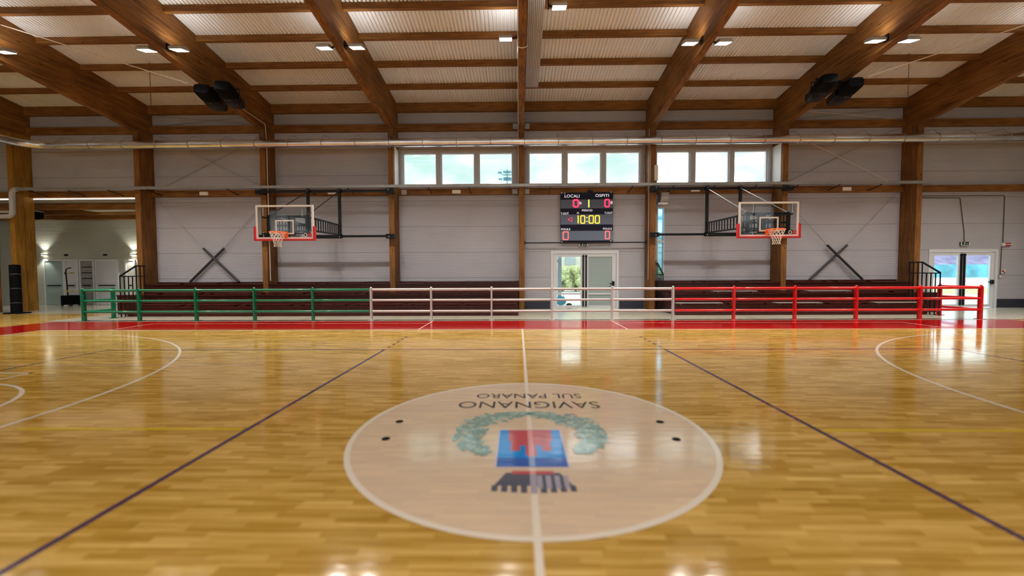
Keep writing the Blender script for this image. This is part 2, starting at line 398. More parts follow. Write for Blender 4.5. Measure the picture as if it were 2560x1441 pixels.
for sx in (-1, 1):
    w.quad(min(sx*3, sx*12.1), max(sx*3, sx*12.1), 9.0, 9.035, Z2)
    w.quad(sx*12.07-.02, sx*12.07+.02, 7.55, 9.0, Z2); w.quad(sx*3-.02, sx*3+.02, 7.55, 9.6, Z2)
w.quad(-9.6, -4.9, 3.0, 3.015, Z2)
w.build('court_lines', 'white_line', floor)
p = MB()
for sy in (-1, 1):
    p.quad(-9, 9, sy*4.475-.025, sy*4.475+.025, Z1)
for x in (-8.975, -2.975, 2.975, 8.975): p.quad(x-.025, x+.025, -4.5, 4.5, Z1)
for x in (-2.975, 2.975):
    for k in range(5): p.quad(x-.025, x+.025, 4.72+0.34*k, 4.87+0.34*k, Z1)
p.build('volleyball_lines', 'purple_line', floor)
y_ = MB(); y_.quad(-5.45, -3.03, -.025, .025, Z1); y_.quad(3.03, 5.6, -.03, .02, Z1); y_.build('yellow_line', 'yellow_line', floor)
d = MB(); n = 64
d.add([(1.76*math.cos(2*math.pi*i/n), 1.76*math.sin(2*math.pi*i/n), Z1) for i in range(n)], [tuple(range(n))])
d.build('centre_circle_film', 'parquet_film', floor)
for sx in (-1, 1):
    for y in (0.225, -0.245):
        q = MB(); q.cyl((sx*1.43, y, 0.001), (sx*1.43, y, Z3+0.002), 0.042, 20)
        o = q.build('socket_cap', 'black_matte', floor)
floor_mat('stripe_pink', base=(0.68, 0.30, 0.32), rough=0.11); floor_mat('stripe_blue', base=(0.25, 0.38, 0.66), rough=0.11)
# crest on the floor: everything upside down as seen from the camera
fp = lambda u, v: (-u, -v, Z3)
t = MB(); text_mesh(t, 'SAVIGNANO', -0.88, 0.86, -0.93, -0.68, fp); text_mesh(t, 'SUL PANARO', -0.71, 0.67, -1.27, -1.07, fp)
t.build('floor_lettering', 'text_grey', floor)
s = MB(); s.quad(-.33, .33, -.85, 0.0, Z3); s.build('shield_edge', 'shield_pale', floor)
s = MB(); s.quad(-.305, .305, -.66, -.02, Z3+.0004); s.build('shield_field', 'shield_blue', floor)
s = MB(); s.quad(-.305, .305, -.83, -.66, Z3+.0004); s.build('shield_base', 'shield_navy', floor)
s = MB(); s.quad(-.215, .215, -.30, -.02, Z4); s.quad(-.19, .19, -.40, -.30, Z4)
for x0, x1 in ((-.19, -.10), (-.05, .05), (.10, .19)): s.quad(x0, x1, -.52 if abs(x0+x1) > .1 else -.62, -.40, Z4)
s.build('shield_tower', 'shield_red', floor)
s = MB(); s.quad(-.17, .17, -.955, -.90, Z3); s.build('crown_band', 'shield_red', floor)
s = MB()
s.add([(-.22, -.93, Z3-.0003), (.22, -.93, Z3-.0003), (.31, -1.14, Z3-.0003), (-.31, -1.14, Z3-.0003)], [(0, 3, 2, 1)])
s.build('crown_wall', 'crown_grey', floor)
s = MB()
for k in range(9):
    x = -.30+.075*k; s.quad(x-.024, x+.024, -1.25+.03*abs(k-4)/4, -1.13, Z3)
s.build('crown_merlons', 'crown_grey', floor)
s = MB()
for k in range(4): s.quad(.03+.07*k, .07+.07*k, -1.18, -.98, Z4-.0003)
s.build('crown_highlights', 'crown_pale', floor)
s = MB(); s.quad(-.025, .025, -.64, -.02, Z4+.0003); s.quad(-.025, .025, -.955, -.90, Z4+.0003); s.build('line_under_tower', 'stripe_pink', floor)
s = MB(); s.quad(-.025, .025, -.83, -.64, Z4+.0003); s.build('line_under_base', 'stripe_blue', floor)
s = MB(); s.quad(-.025, .025, -1.25, -.955, Z4+.0003); s.build('line_under_crown', 'crown_pale', floor)
la, lb = MB(), MB(); rnd = random.Random(3)
for sx in (-1, 1):
    for k in range(90):
        t_ = k/89; ang = R(88-150*t_)              # from the far middle round to the near side
        rr = 0.56; cx = sx*(0.62*math.cos(ang)*1.0); cy = -0.12+0.60*math.sin(ang)
        wdt = 0.05+0.10*math.sin(math.pi*min(1, t_*1.15))
        for j in range(3):
            ox = cx+rnd.uniform(-wdt, wdt); oy = cy+rnd.uniform(-wdt, wdt)
            if abs(ox) < .42 and oy < .06: continue
            d0 = math.atan2(math.cos(ang)*-1, sx*-math.sin(ang))+rnd.uniform(-.7, .7)
            l = rnd.uniform(.09, .15); w_ = rnd.uniform(.022, .04)
            ax = Vector((math.cos(d0), math.sin(d0), 0)); pr = Vector((-ax.y, ax.x, 0)); c_ = Vector((ox, oy, Z3+.00001*(k*3+j)))
            (lb if j == 1 else la).add([c_-ax*l/2, c_+pr*w_, c_+ax*l/2, c_-pr*w_], [(0, 3, 2, 1)])
la.build('laurel_leaves_dark', 'laurel_a', floor); lb.build('laurel_leaves_light', 'laurel_b', floor)

# ------------------------------------------------------------------ setting: walls
WIN = [(-5.28, -0.14, 5.44, 7.05), (0.22, 5.36, 5.44, 7.05), (5.80, 10.92, 5.44, 7.05)]
DOORS = [(1.34, 4.34, 0.0, 2.60), (17.88, 20.86, 0.0, 2.58)]
SLOT = [(6.02, 6.34, 1.35, 4.50)]
LOBBY = [(XL+0.2, -16.5, 0.0, 5.0)]
OPEN = WIN+DOORS+SLOT+LOBBY
xs = sorted({XL, XR}|{a for o in OPEN for a in o[:2]})
wl = MB()
for x0, x1 in zip(xs, xs[1:]):
    cut = sorted([(o[2], o[3]) for o in OPEN if o[0] <= (x0+x1)/2 <= o[1]]); z = 0.0
    for a, b_ in cut:
        if a > z: wl.box(x0, x1, YW, YW+0.2, z, a)
        z = b_
    wl.box(x0, x1, YW, YW+0.2, z, 8.96)
struct('wall_back', wl, 'panel')
wf = MB().box(XL, XR, YB-0.2, YB, 0, 3.0).box(XL, XR, YB-.2, YB, 7.2, 8.96).box(XL, -21.9, YB-.2, YB, 3.0, 7.2).box(21.9, XR, YB-.2, YB, 3.0, 7.2)
for k in range(1, 8): x = -21.9+5.475*k; wf.box(x-.2, x+.2, YB-.2, YB, 3.0, 7.2)
struct('wall_front', wf, 'panel')
gp = [(YB-.2, 0), (YW+.2, 0), (YW+.2, 8.96), (0, zr(0)-.01), (YB-.2, 8.96)]
struct('wall_left', MB().prism(gp, 'x', XL-.2, XL), 'panel')
struct('wall_right', MB().prism(gp, 'x', XR, XR+.2), 'panel')
# corrugated roof deck
dk = MB(); vs = []; pitch_ = 0.125; x = XL-.2; k = 0; prof = []
while x < XR+.3:
    prof += [(x, 0.004), (x+0.020, 0), (x+0.050, 0), (x+0.070, 0.004), (x+0.082, 0.050), (x+0.112, 0.050)]; x += pitch_
for sgn in (1, -1):
    vs = []
    for (px, dz) in prof: vs += [(px, 0.0, zr(0)+dz), (px, sgn*14.5, zr(14.5)+dz)]
    nq = len(prof)-1
    dk.add(vs, [((2*i, 2*i+2, 2*i+3, 2*i+1) if sgn > 0 else (2*i, 2*i+1, 2*i+3, 2*i+2)) for i in range(nq)])
dk.prism([(-14.6, zr(14.6)+.06), (0, zr(0)+.06), (14.6, zr(14.6)+.06), (14.6, zr(14.6)+.16), (0, zr(0)+.16), (-14.6, zr(14.6)+.16)], 'x', XL-.25, XR+.3)
struct('ceiling', dk, 'deck')
sk = MB()
for a, b_ in ((0.16, 1.30), (4.38, 5.46), (16.80, 17.84), (20.90, 22.08), (22.34, 27.6)): sk.box(a, b_, YW-.03, YW-.001, 0, 0.37)
struct('baseboard_back', sk, 'skirting')

# lobby behind the left opening
struct('wall_lobby_back', box(XL, -16.3, 17.3, 17.5, 0, 5.2), 'panel_lobby')
struct('wall_lobby_right', box(-16.45, -16.3, YW+.2, 17.3, 0, 5.2), 'panel_lobby')
struct('wall_lobby_left', box(XL, XL+.2, YW+.2, 17.3, 0, 5.2), 'panel_lobby')
struct('ceiling_lobby', MB().prism([(YW+.2, 5.02), (17.5, 4.62), (17.5, 4.8), (YW+.2, 5.2)], 'x', XL, -16.3), 'outer_wall')
for k, (y, lab) in enumerate(((14.9, 'first brown timber joist under the lobby ceiling, nearest the hall'), (15.8, 'middle brown timber joist under the lobby ceiling'), (16.7, 'rear brown timber joist under the lobby ceiling, nearest the back wall'))):
    z1 = 5.02-.129*(y-14.4)
    tag(MB().box(XL+.25, -16.5, y, y+.14, z1-.30, z1-.03).build('lobby_joist', 'wood_x', origin=(-22, y, z1-.27)), lab, 'beam', 'timber joists under the lobby ceiling')
tag(MB().prism([(15.06, 4.86), (15.78, 4.80), (15.78, 4.35), (15.5, 4.28), (15.06, 4.45)], 'x', -23.7, -23.35).build('beam_bracket', 'black_matte', origin=(-23.5, 15, 4.3)), 'black haunched bracket hanging from the lobby ceiling', 'bracket')
tag(box(XL+.3, -16.6, YW-.015, YW+.0, 5.0, 5.03).build('led_strip', 'led_strip', origin=(-22, YW, 5)), 'thin glowing strip light along the top of the lobby opening', 'strip light')

# windows
PN = [[(-5.16, -3.76), (-3.47, -2.07), (-1.79, -.39)], [(.41, 1.82), (2.10, 3.51), (3.79, 5.21)], [(6.02, 7.40), (7.71, 9.11), (9.40, 10.77)]]
for i, ((x0, x1, z0, z1), pn) in enumerate(zip(WIN, PN)):
    e_ = empty('window_%d' % (i+1), ((x0+x1)/2, YW+.1, z0), kind='structure')
    fr = MB(); za, zb_ = 5.57, 6.88
    fr.box(x0, x1, YW-.02, YW+.18, z0, za-.06); fr.box(x0, x1, YW-.02, YW+.18, zb_+.06, z1)
    ed = [x0]+[v for a in pn for v in (a[0]-.05, a[1]+.05)]+[x1]
    for k in range(0, len(ed), 2): fr.box(ed[k], ed[k+1], YW-.02, YW+.18, za-.06, zb_+.06)
    fr.build('window_frame', 'grey_frame', e_)
    for (a, b_) in pn:
        sa = MB(); t_ = .05
        sa.box(a-t_, a, YW+.05, YW+.17, za-t_, zb_+t_); sa.box(b_, b_+t_, YW+.05, YW+.17, za-t_, zb_+t_); sa.box(a, b_, YW+.05, YW+.17, za-t_, za); sa.box(a, b_, YW+.05, YW+.17, zb_, zb_+t_)
        so = sa.build('window_sash', 'white_frame', e_)
        box(a, b_, YW+.11, YW+.12, za, zb_).build('window_pane', 'glass', so)
e_ = empty('window_4', (6.18, YW+.1, 1.35), kind='structure')
fr = MB()
for a in ((6.02, 6.06, 1.35, 4.5), (6.30, 6.34, 1.35, 4.5), (6.06, 6.30, 1.35, 1.39), (6.06, 6.30, 4.42, 4.5), (6.06, 6.30, 2.93, 3.0)): fr.box(a[0], a[1], YW-.03, YW+.18, a[2], a[3])
fr.build('window_frame', 'white_frame', e_); box(6.06, 6.30, YW+.05, YW+.06, 1.39, 4.42).build('window_pane', 'tint_glass', e_)

for k in range(8):          # glazed band behind the viewer, mirrored by the scoreboard and the floor
    xa_ = -21.9+5.475*k+(.2 if k else 0); xb2 = -21.9+5.475*(k+1)-(.2 if k < 7 else 0)
    e_ = empty('window_%d' % (5+k), ((xa_+xb2)/2, YB-.1, 3.0), kind='structure')
    fr = MB()
    for j in range(4): xx = xa_+(xb2-xa_-.08)*j/3; fr.box(xx, xx+.08, YB-.15, YB-.05, 3.0, 7.2)
    for z in (3.0, 5.06, 7.12): fr.box(xa_, xb2, YB-.14, YB-.06, z, z+.08)
    fr.build('window_frame', 'white_frame', e_); box(xa_, xb2, YB-.11, YB-.10, 3.05, 7.15).build('window_pane', 'glass', e_)
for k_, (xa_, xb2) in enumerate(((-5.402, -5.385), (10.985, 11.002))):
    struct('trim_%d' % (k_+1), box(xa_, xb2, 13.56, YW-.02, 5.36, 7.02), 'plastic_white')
def glass_door(idx, x0, x1, z1, right_blind):
    e_ = empty('door_%d' % idx, ((x0+x1)/2, YW+.08, 0), kind='structure')
    f_ = MB(); f_.box(x0, x0+.10, YW-.03, YW+.16, 0, z1); f_.box(x1-.10, x1, YW-.03, YW+.16, 0, z1); f_.box(x0+.10, x1-.10, YW-.03, YW+.16, z1-.12, z1)
    f_.build('door_frame', 'white_frame', e_)
    xm = (x0+x1)/2
    for k, (a, b_) in enumerate(((x0+.11, xm-.005), (xm+.005, x1-.11))):
        lf = MB(); y0, y1 = YW+.02, YW+.09; st = .17
        lf.box(a, a+st, y0, y1, .02, z1-.13); lf.box(b_-st, b_, y0, y1, .02, z1-.13); lf.box(a+st, b_-st, y0, y1, .02, .14); lf.box(a+st, b_-st, y0, y1, z1-.28, z1-.13)
        if idx == 1 or right_blind: lf.box(a+st, b_-st, y0, y1, .62, .70)
        lo = lf.build('door_leaf', 'white_frame', e_)
        box(a+st, b_-st, YW+.05, YW+.06, .14, z1-.28).build('door_blind' if (k and right_blind) else 'door_pane', 'door_blind' if (k and right_blind) else 'door_glass', lo)
        xs_ = b_-.06 if k == 0 else a+.06
        h = MB(); h.box(xs_-.032, xs_+.032, YW-.03, YW+.02, .10, z1-.20); h.cyl((xs_, YW-.035, z1-.26), (xs_, YW+.02, z1-.26), .05, 12)
        h.build('push_bar', 'black_metal', lo)
    h = MB(); zc = 1.12
    xk = x1-.24
    h.cyl((xk, YW-.06, zc-.08), (xk, YW-.06, zc+.08), .05, 12); h.box(xk-.16, xk, YW-.07, YW-.03, zc-.03, zc+.02); h.box(xk-.04, xk+.04, YW-.06, YW+.02, zc-.1, zc+.1)
    h.build('door_latch', 'black_metal', e_)
    return e_
glass_door(1, *DOORS[0][:2], 2.59, True); glass_door(2, *DOORS[1][:2], 2.57, False)
# lobby doors on the back wall
def plain_door(i, x0, x1, mat, frame='white_frame', z1=2.33, bars=0):
    e_ = empty('door_%d' % i, ((x0+x1)/2, 17.25, 0), kind='structure')
    f_ = MB(); f_.box(x0-.07, x0, 17.22, 17.3, 0, z1+.07); f_.box(x1, x1+.07, 17.22, 17.3, 0, z1+.07); f_.box(x0, x1, 17.22, 17.3, z1, z1+.07); f_.build('door_frame', frame, e_)
    lf = box(x0, x1, 17.25, 17.29, .01, z1).build('door_leaf', mat, e_)
    if bars:
        q = MB()
        for k in range(bars): q.box(x0+.05, x1-.05, 17.235, 17.25, z1-.35-.3*k, z1-.31-.3*k)
        q.build('blind_slat', 'black_matte', lf)
    q = MB(); q.box(x0+.12, x1-.12, 17.19, 17.22, 1.0, 1.06); q.build('push_bar', 'black_metal', lf)
plain_door(3, -25.1, -24.15, 'door_blind'); plain_door(5, -23.20, -22.55, 'galv', bars=3)
plain_door(4, -24.0, -23.4, 'lobby_door'); plain_door(6, -22.35, -21.25, 'lobby_door'); plain_door(7, -20.75, -20.35, 'plastic_white')

# ------------------------------------------------------------------ timber frames
colnames = {1: 'beside the open lobby at the far left, orange lobby light painted into its colour', 2: 'between the lobby opening and the left wall cross', 3: 'behind the left basketball backboard',
            4: 'at the left end of the high window row', 5: 'left of the scoreboard', 6: 'right of the scoreboard', 7: 'behind the right basketball backboard', 8: 'between the right wall cross and the far right door', 9: 'at the right edge of the picture, past the far right door'}
for i in range(1, 10):
    x = XB[i]; y0, y1 = 13.45, YW-.002
    cb = box(x-HW, x+HW, y0, y1, 0, 7.758) if i > 1 else box(x-HW, x+HW, y0, 13.80, 0, 4.9).box(x-HW, x+HW, 13.825, y1, 0, 4.9).box(x-HW, x+HW, y0, y1, 4.9, 7.758)
    tag(cb.build('timber_column', 'wood_lobby_lit' if i == 1 else 'wood_z', origin=(x, 13.8, 0)), 'brown glued timber column ' + colnames[i], 'column', 'timber columns along the far wall')
tag(box(-23.1, -22.36, 12.95, 13.2, 0, 4.3).build('lobby_post', 'wood_z', origin=(-22.7, 13.1, 0)), 'dark brown timber post at the left edge of the picture', 'column')
beamn = {0: 'outermost on the left, mostly outside the picture', 1: 'above the lobby, leftmost one reaching its column in view', 2: 'over the column right of the lobby opening', 3: 'carrying the left black loudspeakers',
         4: 'over the left end of the high windows', 5: 'over the middle, beside the ribbed grey panel', 6: 'right of the scoreboard', 7: 'carrying the right black loudspeakers', 8: 'over the column right of the right wall cross', 9: 'in the upper right corner', 10: 'outermost on the right, mostly outside the picture'}
for i, x in enumerate(XB):
    poly = []
    for y in (-14.19, -13.35, -9, -4.5, 0, 4.5, 9, 13.35, 14.19): poly.append((y, max(zb(y), 7.762)))
    for y in (14.19, 0, -14.19): poly.append((y, zr(y)-.004))
    tag(MB().prism(poly, 'x', x-HW, x+HW).build('roof_beam', 'wood_y', origin=(x, 0, 7.762)), 'deep brown glued roof beam ' + beamn[i], 'beam', 'main roof beams')
bayn = ['at the far left edge', 'over the lobby opening', 'over the left wall cross', 'over the left basketball hoop', 'over the left window group', 'over the scoreboard', 'over the right basketball hoop', 'over the right wall cross', 'over the far right door', 'at the far right edge']
rown = ['lowest, against the far wall', 'second from the far wall', 'third from the far wall', 'fourth from the far wall', 'fifth from the far wall', 'sixth from the far wall', 'seventh from the far wall']
ROWS = [13.97, 12.6, 11.19, 9.78, 8.5, 7.1]
for i in range(10):
    xa, xb_ = XB[i]+HW+.003, XB[i+1]-HW-.003
    for k, y in enumerate(ROWS):
        h, wd = (.37, .21) if k == 0 else (.20, .13)
        poly = [(y, zr(y)-h), (y+wd, zr(y)-h), (y+wd, zr(y+wd)-.004), (y, zr(y)-.004)]
        tag(MB().prism(poly, 'x', xa, xb_).build('roof_purlin', 'wood_x', origin=((xa+xb_)/2, y, zr(y)-h)), 'brown timber purlin %s, %s' % (bayn[i], rown[k]), 'purlin', 'roof purlins between the main beams')
    # eaves beam and girt on the wall
    tag(box(xa, xb_, YW-.16, YW-.003, 7.84, 8.15).build('wall_beam', 'wood_x', origin=((xa+xb_)/2, YW-.1, 7.84)), 'horizontal brown timber on the wall just above the silver duct, bay ' + bayn[i], 'beam', 'timbers on the wall above the duct')
    g0, g1 = (xa, xb_)
    tag(box(g0, g1, YW-.16, YW-.003, 5.05, 5.33).build('wall_girt', 'wood_x', origin=((xa+xb_)/2, YW-.1, 5.05)), 'horizontal brown timber halfway up the wall, bay ' + bayn[i], 'beam', 'timbers halfway up the far wall')

# ------------------------------------------------------------------ floodlights
def floodlight(x, y, z, side, label, group, arm):
    e_ = empty('floodlight', (x, y, z), label, 'floodlight', group)
    rot = Matrix.Translation((x, y, z)) @ Matrix.Rotation(R(14), 4, 'X')
    h = MB(); h.box(-.20, .20, -.18, .18, 0, .07, rot)
    for k in range(7): h.box(-.18+.056*k, -.165+.056*k, -.14, .14, .07, .11, rot)
    h.build('lamp_housing', 'plastic_grey', e_)
    MB().box(-.18, .18, -.16, .16, -.008, .0, rot).build('lamp_lens', 'lens', e_)
    br = MB(); xe = x-side*arm
    br.bar((x-side*.19, y+.05, z+.05), (xe, y+.05, z+.12), .05, .03); br.box(min(xe, xe+side*.03), max(xe, xe+side*.03), y-.03, y+.13, z+.02, z+.22)
    br.build('lamp_bracket', 'black_metal', e_)
    lamp_light(x, y+.02, z-.06)
def beam_lamp(i, side, label, group, y=LAMP_Y, z=8.52):
    floodlight(XB[i]+side*.5, y, z, side, label, group, .5-HW)
gl = 'white floodlights in pairs on the roof beams'
lampn = {1: ('left', 'over the lobby'), 2: ('', 'at the left edge of the picture'), 3: ('', 'with the left loudspeakers'), 4: ('', 'over the left end of the high windows'), 6: ('', 'right of the scoreboard'), 7: ('', 'with the right loudspeakers'), 8: ('', 'right of the right wall cross'), 9: ('', 'in the upper right corner'), 0: ('', 'outermost on the left'), 10: ('', 'outermost on the right')}
for i in (2, 3, 4, 6, 7, 8):
    for sd, nm in ((-1, 'left'), (1, 'right')):
        beam_lamp(i, sd, 'lit floodlight %s of the roof beam %s' % (nm, lampn[i][1]), gl)
for i in (1, 9):
    beam_lamp(i, 1 if i == 1 else -1, 'lit white floodlight on the inner side of the roof beam %s' % lampn[i][1], gl)
floodlight(-.47, LAMP_Y, 8.72, -1, 'lit white floodlight on the left side of the middle roof beam', gl, .47-.08)
floodlight(1.03, 7.3, 8.83, 1, 'lit white floodlight at the top, right of the ribbed grey panel', gl, .31)
for i in (1, 2, 3, 4, 5, 6, 7, 8, 9):
    for sd in (-1, 1):
        beam_lamp(i, sd, 'lit white floodlight on a roof beam behind the viewer', 'floodlights behind the viewer', y=-LAMP_Y)

# ribbed panel hanging beside the middle beam
e_ = empty('ribbed_panel', (.44, 8.0, 9.3), 'long ribbed grey panel hanging under the roof beside the middle beam', 'panel')
pb = MB(); ya, yb_ = 1.0, 12.35
pb.prism([(ya, zr(ya)-.33), (yb_, zr(yb_)-.33), (yb_, zr(yb_)-.24), (ya, zr(ya)-.24)], 'x', .19, .70)
pb.build('panel_tray', 'plastic_white', e_)
for k in range(9):
    x = .215+.0575*k
    MB().cyl((x, ya, zr(ya)-.35), (x, yb_, zr(yb_)-.35), .019, 8).build('panel_rib', 'ribbed_grey', e_)

# loudspeaker pairs
def speaker(cx, cy, cz, ang, label):
    e_ = empty('loudspeaker', (cx, cy, cz-.2), label, 'loudspeaker', 'black loudspeakers under the roof beams')
    T = Matrix.Translation((cx, cy, cz)) @ Matrix.Rotation(ang, 4, 'Z')
    def solid(secs):
        mb = MB(); vs = []; n = 12
        for (yy, hw, hh, dz) in secs:
            for k in range(n):
                t = 2*math.pi*(k+.5)/n; cx_, sz = math.cos(t), math.sin(t)
                q = .55
                vs.append(T @ Vector((hw*math.copysign(abs(cx_)**q, cx_), yy, dz+hh*math.copysign(abs(sz)**q, sz))))
        m_ = len(secs)
        fs = [(i*n+k, i*n+(k+1) % n, (i+1)*n+(k+1) % n, (i+1)*n+k) for i in range(m_-1) for k in range(n)]
        mb.add(vs, fs, True); mb.add(vs, [tuple(range(n-1, -1, -1)), tuple(range((m_-1)*n, m_*n))])
        return mb
    solid([(-.80, .20, .13, 0), (-.74, .25, .18, 0), (-.15, .27, .20, 0), (-.05, .22, .16, 0)]).build('speaker_cabinet', 'black_matte', e_)
    solid([(-.05, .22, .16, 0), (.05, .28, .20, -.02), (.66, .27, .19, -.03), (.74, .18, .12, -.03)]).build('speaker_horn', 'black_metal', e_)
    y = MB(); y.box(-.03, .03, -.12, .12, .16, .25, T); y.box(-.29, -.27, -.04, .04, -.1, .24, T); y.box(.27, .29, -.04, .04, -.1, .24, T); y.box(-.29, .29, -.04, .04, .22, .25, T)
    y.cyl(T @ Vector((-.31, 0, -.05)), T @ Vector((-.29, 0, -.05)), .035, 10)
    y.build('speaker_bracket', 'black_metal', e_)
    b2 = MB(); b2.cyl(T @ Vector((0, -.1, -.19)), T @ Vector((0, -.1, -.215)), .025, 8); b2.cyl(T @ Vector((.12, .25, -.20)), T @ Vector((.12, .25, -.225)), .02, 8)
    b2.build('bolt_head', 'steel', e_)
speaker(-10.93, 10.45, 7.83, R(16), 'black loudspeaker under the left roof beam, left one of its pair')
speaker(-10.10, 10.22, 7.83, R(18), 'black loudspeaker under the left roof beam, right one of its pair')
speaker(11.20, 10.50, 7.83, R(-15), 'black loudspeaker under the right roof beam, right one of its pair')
speaker(10.18, 10.20, 7.83, R(-18), 'black loudspeaker under the right roof beam, left one of its pair')
for (sx, l) in ((-1, 'left'), (1, 'right')):
    tag(MB().bar((sx*10.02, 10.2, 8.135), (sx*11.2, 10.47, 8.135), .06, .088).build('speaker_crossbar', 'black_metal', origin=(sx*11, 10.2, 8.1)), 'black crossbar holding the %s pair of loudspeakers' % l, 'bracket')
# cable of the left speakers down its column
c_ = [(-10.88, 11.2, 8.16), (-10.88, 12.4, 8.05), (-10.86, 13.30, 7.98)]
for k in range(6): t = k/5*math.pi/2; c_.append((-10.84+.01*k/5, 13.30+.10*math.sin(t), 7.88-.0+.10*math.cos(t)-.0))
c_ += [(-10.80, 13.41, 7.2), (-10.80, 13.41, 5.5), (-10.79, 13.41, 3.0), (-10.79, 13.41, 1.32)]
tag(MB().tube(c_, .014, 6).build('conduit', 'cable_white', origin=(-10.8, 13.3, .95)), 'thin pale conduit curving off the beam and down the column behind the left hoop', 'conduit')
# slanting rods and hanging wires of the outer bays
for (a, b_, l) in (((-11.28, 9.85, 8.08), (-16.37, 8.83, 9.5), 'thin pale rod slanting up from the left loudspeakers to the next beam'),
                   ((11.50, 9.9, 8.08), (16.56, 8.55, 9.42), 'thin pale rod slanting up from the right loudspeakers to the next beam')):
    tag(MB().cyl(a, b_, .015, 6).build('brace_rod', 'cable_white', origin=a), l, 'rod')
for (x, l) in ((-13.7, 'left'), (13.95, 'right')):
    tag(MB().cyl((x, 11.12, 9.44), (x, 11.12, 7.82), .010, 6).build('drop_wire', 'cable_dark', origin=(x, 11.12, 7.8)), 'thin dark wire hanging from the roof in the %s bay with the wall cross' % l, 'wire')
# pale cable along the middle beam
c_ = [(-.10, y, zb(y)+.02) for y in (4, 8, 11, 13.3)]+[(-.10, 13.42, 7.6), (-.10, 13.42, 5.2)]
tag(MB().tube(c_, .012, 6).build('conduit', 'cable_white', origin=(-.1, 13.4, 5.2)), 'thin pale conduit along the middle beam and down the column left of the scoreboard', 'conduit')
q = MB(); q.tube([(-.11+.29*k/8, 8.45+.0*k, zb(8.45)-.05*math.sin(math.pi*k/8)-.012) for k in range(9)], .012, 6)
tag(q.build('cable_loop', 'cable_white', origin=(0, 8.45, 8.4)), 'short pale cable looped under the middle beam beside its floodlight', 'cable')

# ------------------------------------------------------------------ duct, tray
e_ = empty('ventilation_duct', (0, 12.95, 7.0), 'long round silver ventilation duct running across the far wall', 'duct')
dp = [(XR-.1, 12.95, 7.0), (12, 12.95, 7.0), (0, 12.95, 7.0), (-19.6, 12.95, 7.0)]
for k in range(1, 9):
    t = k/8*math.pi/2; dp.append((-19.6-.9*math.sin(t), 12.95-.9*(1-math.cos(t)), 7.0))
dp.append((-20.5, 8.0, 7.0))
MB().tube(dp, .168, 20).build('duct_pipe', 'duct_steel', e_)
x = -19.3
while x < 22:
    q = MB(); q.tube([(x, 12.95+.176*math.cos(t), 7.0+.176*math.sin(t)) for t in [2*math.pi*k/20 for k in range(20)]], .012, 6, True)
    q.tube([(x, 12.95, 7.17), (x, 13.05, 7.36), (x, 13.35, 7.43), (x, 13.9, 7.43), (x, YW-.01, 7.43)], .009, 5)
    q.build('duct_hanger', 'galv', e_); x += 1.39
e_ = empty('cable_tray', (0, 13.32, 5.3), 'grey cable tray running across the wall below the high windows', 'cable tray')
MB().box(-21.55, 17.0, 13.25, 13.37, 5.235, 5.25).box(-21.55, 17.0, 13.245, 13.255, 5.235, 5.35).box(-21.55, 17.0, 13.365, 13.375, 5.235, 5.35).build('tray_channel', 'galv', e_)
x = -21.1
while x < 17:
    if min(abs(x-c) for c in XB) > .25 and not 1.7 < x < 4.1 and min(abs(x-c) for c in (-14.02, -2.81, 14.11, -8.3, 7.6)) > .22:
        MB().bar((x, 13.32, 5.22), (x, YW-.17, 5.10), .03, .03).build('tray_strut', 'black_metal', e_)
    x += 1.72
q = MB(); q.tube([(-21.56, 13.3, 5.29)]+[(-21.6-.22*math.sin(t), 13.3, 5.07+.22*math.cos(t)) for t in [math.pi/2*k/6 for k in range(1, 7)]]+[(-21.82, 13.3, 4.4)]+[(-22.04+.22*math.cos(t), 13.3, 4.34-.22*math.sin(t)) for t in [math.pi/2*k/6 for k in range(7)]]+[(-23.3, 13.3, 4.12)], .095, 14)
tag(q.build('drain_pipe', 'plastic_grey', origin=(-22.0, 13.3, 4.1)), 'grey pipe with two bends in front of the leftmost column', 'pipe')

# ------------------------------------------------------------------ wall details
def small(name, label, cat, x0, x1, y0, y1, z0, z1, mat, group=None, bevel=.006):
    return tag(box(x0, x1, y0, y1, z0, z1).build(name, mat, origin=((x0+x1)/2, y1, z0), bevel=bevel), label, cat, group)
ge = 'white emergency lights on the horizontal timber'
for x, l in ((-14.02, 'over the left wall cross'), (-2.81, 'under the left window group'), (14.11, 'over the right wall cross'), (-8.3, 'above the left hoop frame'), (7.6, 'above the right hoop frame')):
    e_ = empty('emergency_light', (x, YW-.2, 5.10), 'small white emergency light on the horizontal timber ' + l, 'light', ge)
    box(x-.19, x+.19, YW-.22, YW-.165, 5.10, 5.26).build('lamp_body', 'plastic_white', e_, bevel=.01)
    box(x-.15, x+.15, YW-.226, YW-.221, 5.125, 5.235).build('lamp_cover', 'board_white', e_)
for x, l in ((-11.185, 'on the column behind the left hoop'), (-5.675, 'on the column left of the high windows'), (11.275, 'on the column behind the right hoop'), (16.835, 'on the column right of the right wall cross')):
    small('sensor_box', 'tiny cream box ' + l, 'sensor', x-.04, x+.04, 13.8, 13.88, 5.62, 5.82, 'cable_white', 'tiny boxes high on the columns')
for x, l in ((-.22, 'left'), (.29, 'right')):
    small('junction_box', 'small grey junction box on the %s side of the middle column top' % l, 'box', x-.1, x+.1, 13.7, 13.9, 7.82, 8.0, 'plastic_grey', 'grey junction boxes')
small('junction_box', 'small grey junction box below the left end of the high windows', 'box', -5.22, -5.0, YW-.26, YW-.165, 5.06, 5.27, 'plastic_grey', 'grey junction boxes')
small('junction_box', 'small grey junction box left of the scoreboard column', 'box', -.36, -.12, YW-.26, YW-.165, 5.06, 5.27, 'plastic_grey', 'grey junction boxes')
small('junction_box', 'grey junction box right of the column left of the scoreboard', 'box', .18, .38, YW-.26, YW-.165, 5.06, 5.27, 'plastic_grey', 'grey junction boxes')
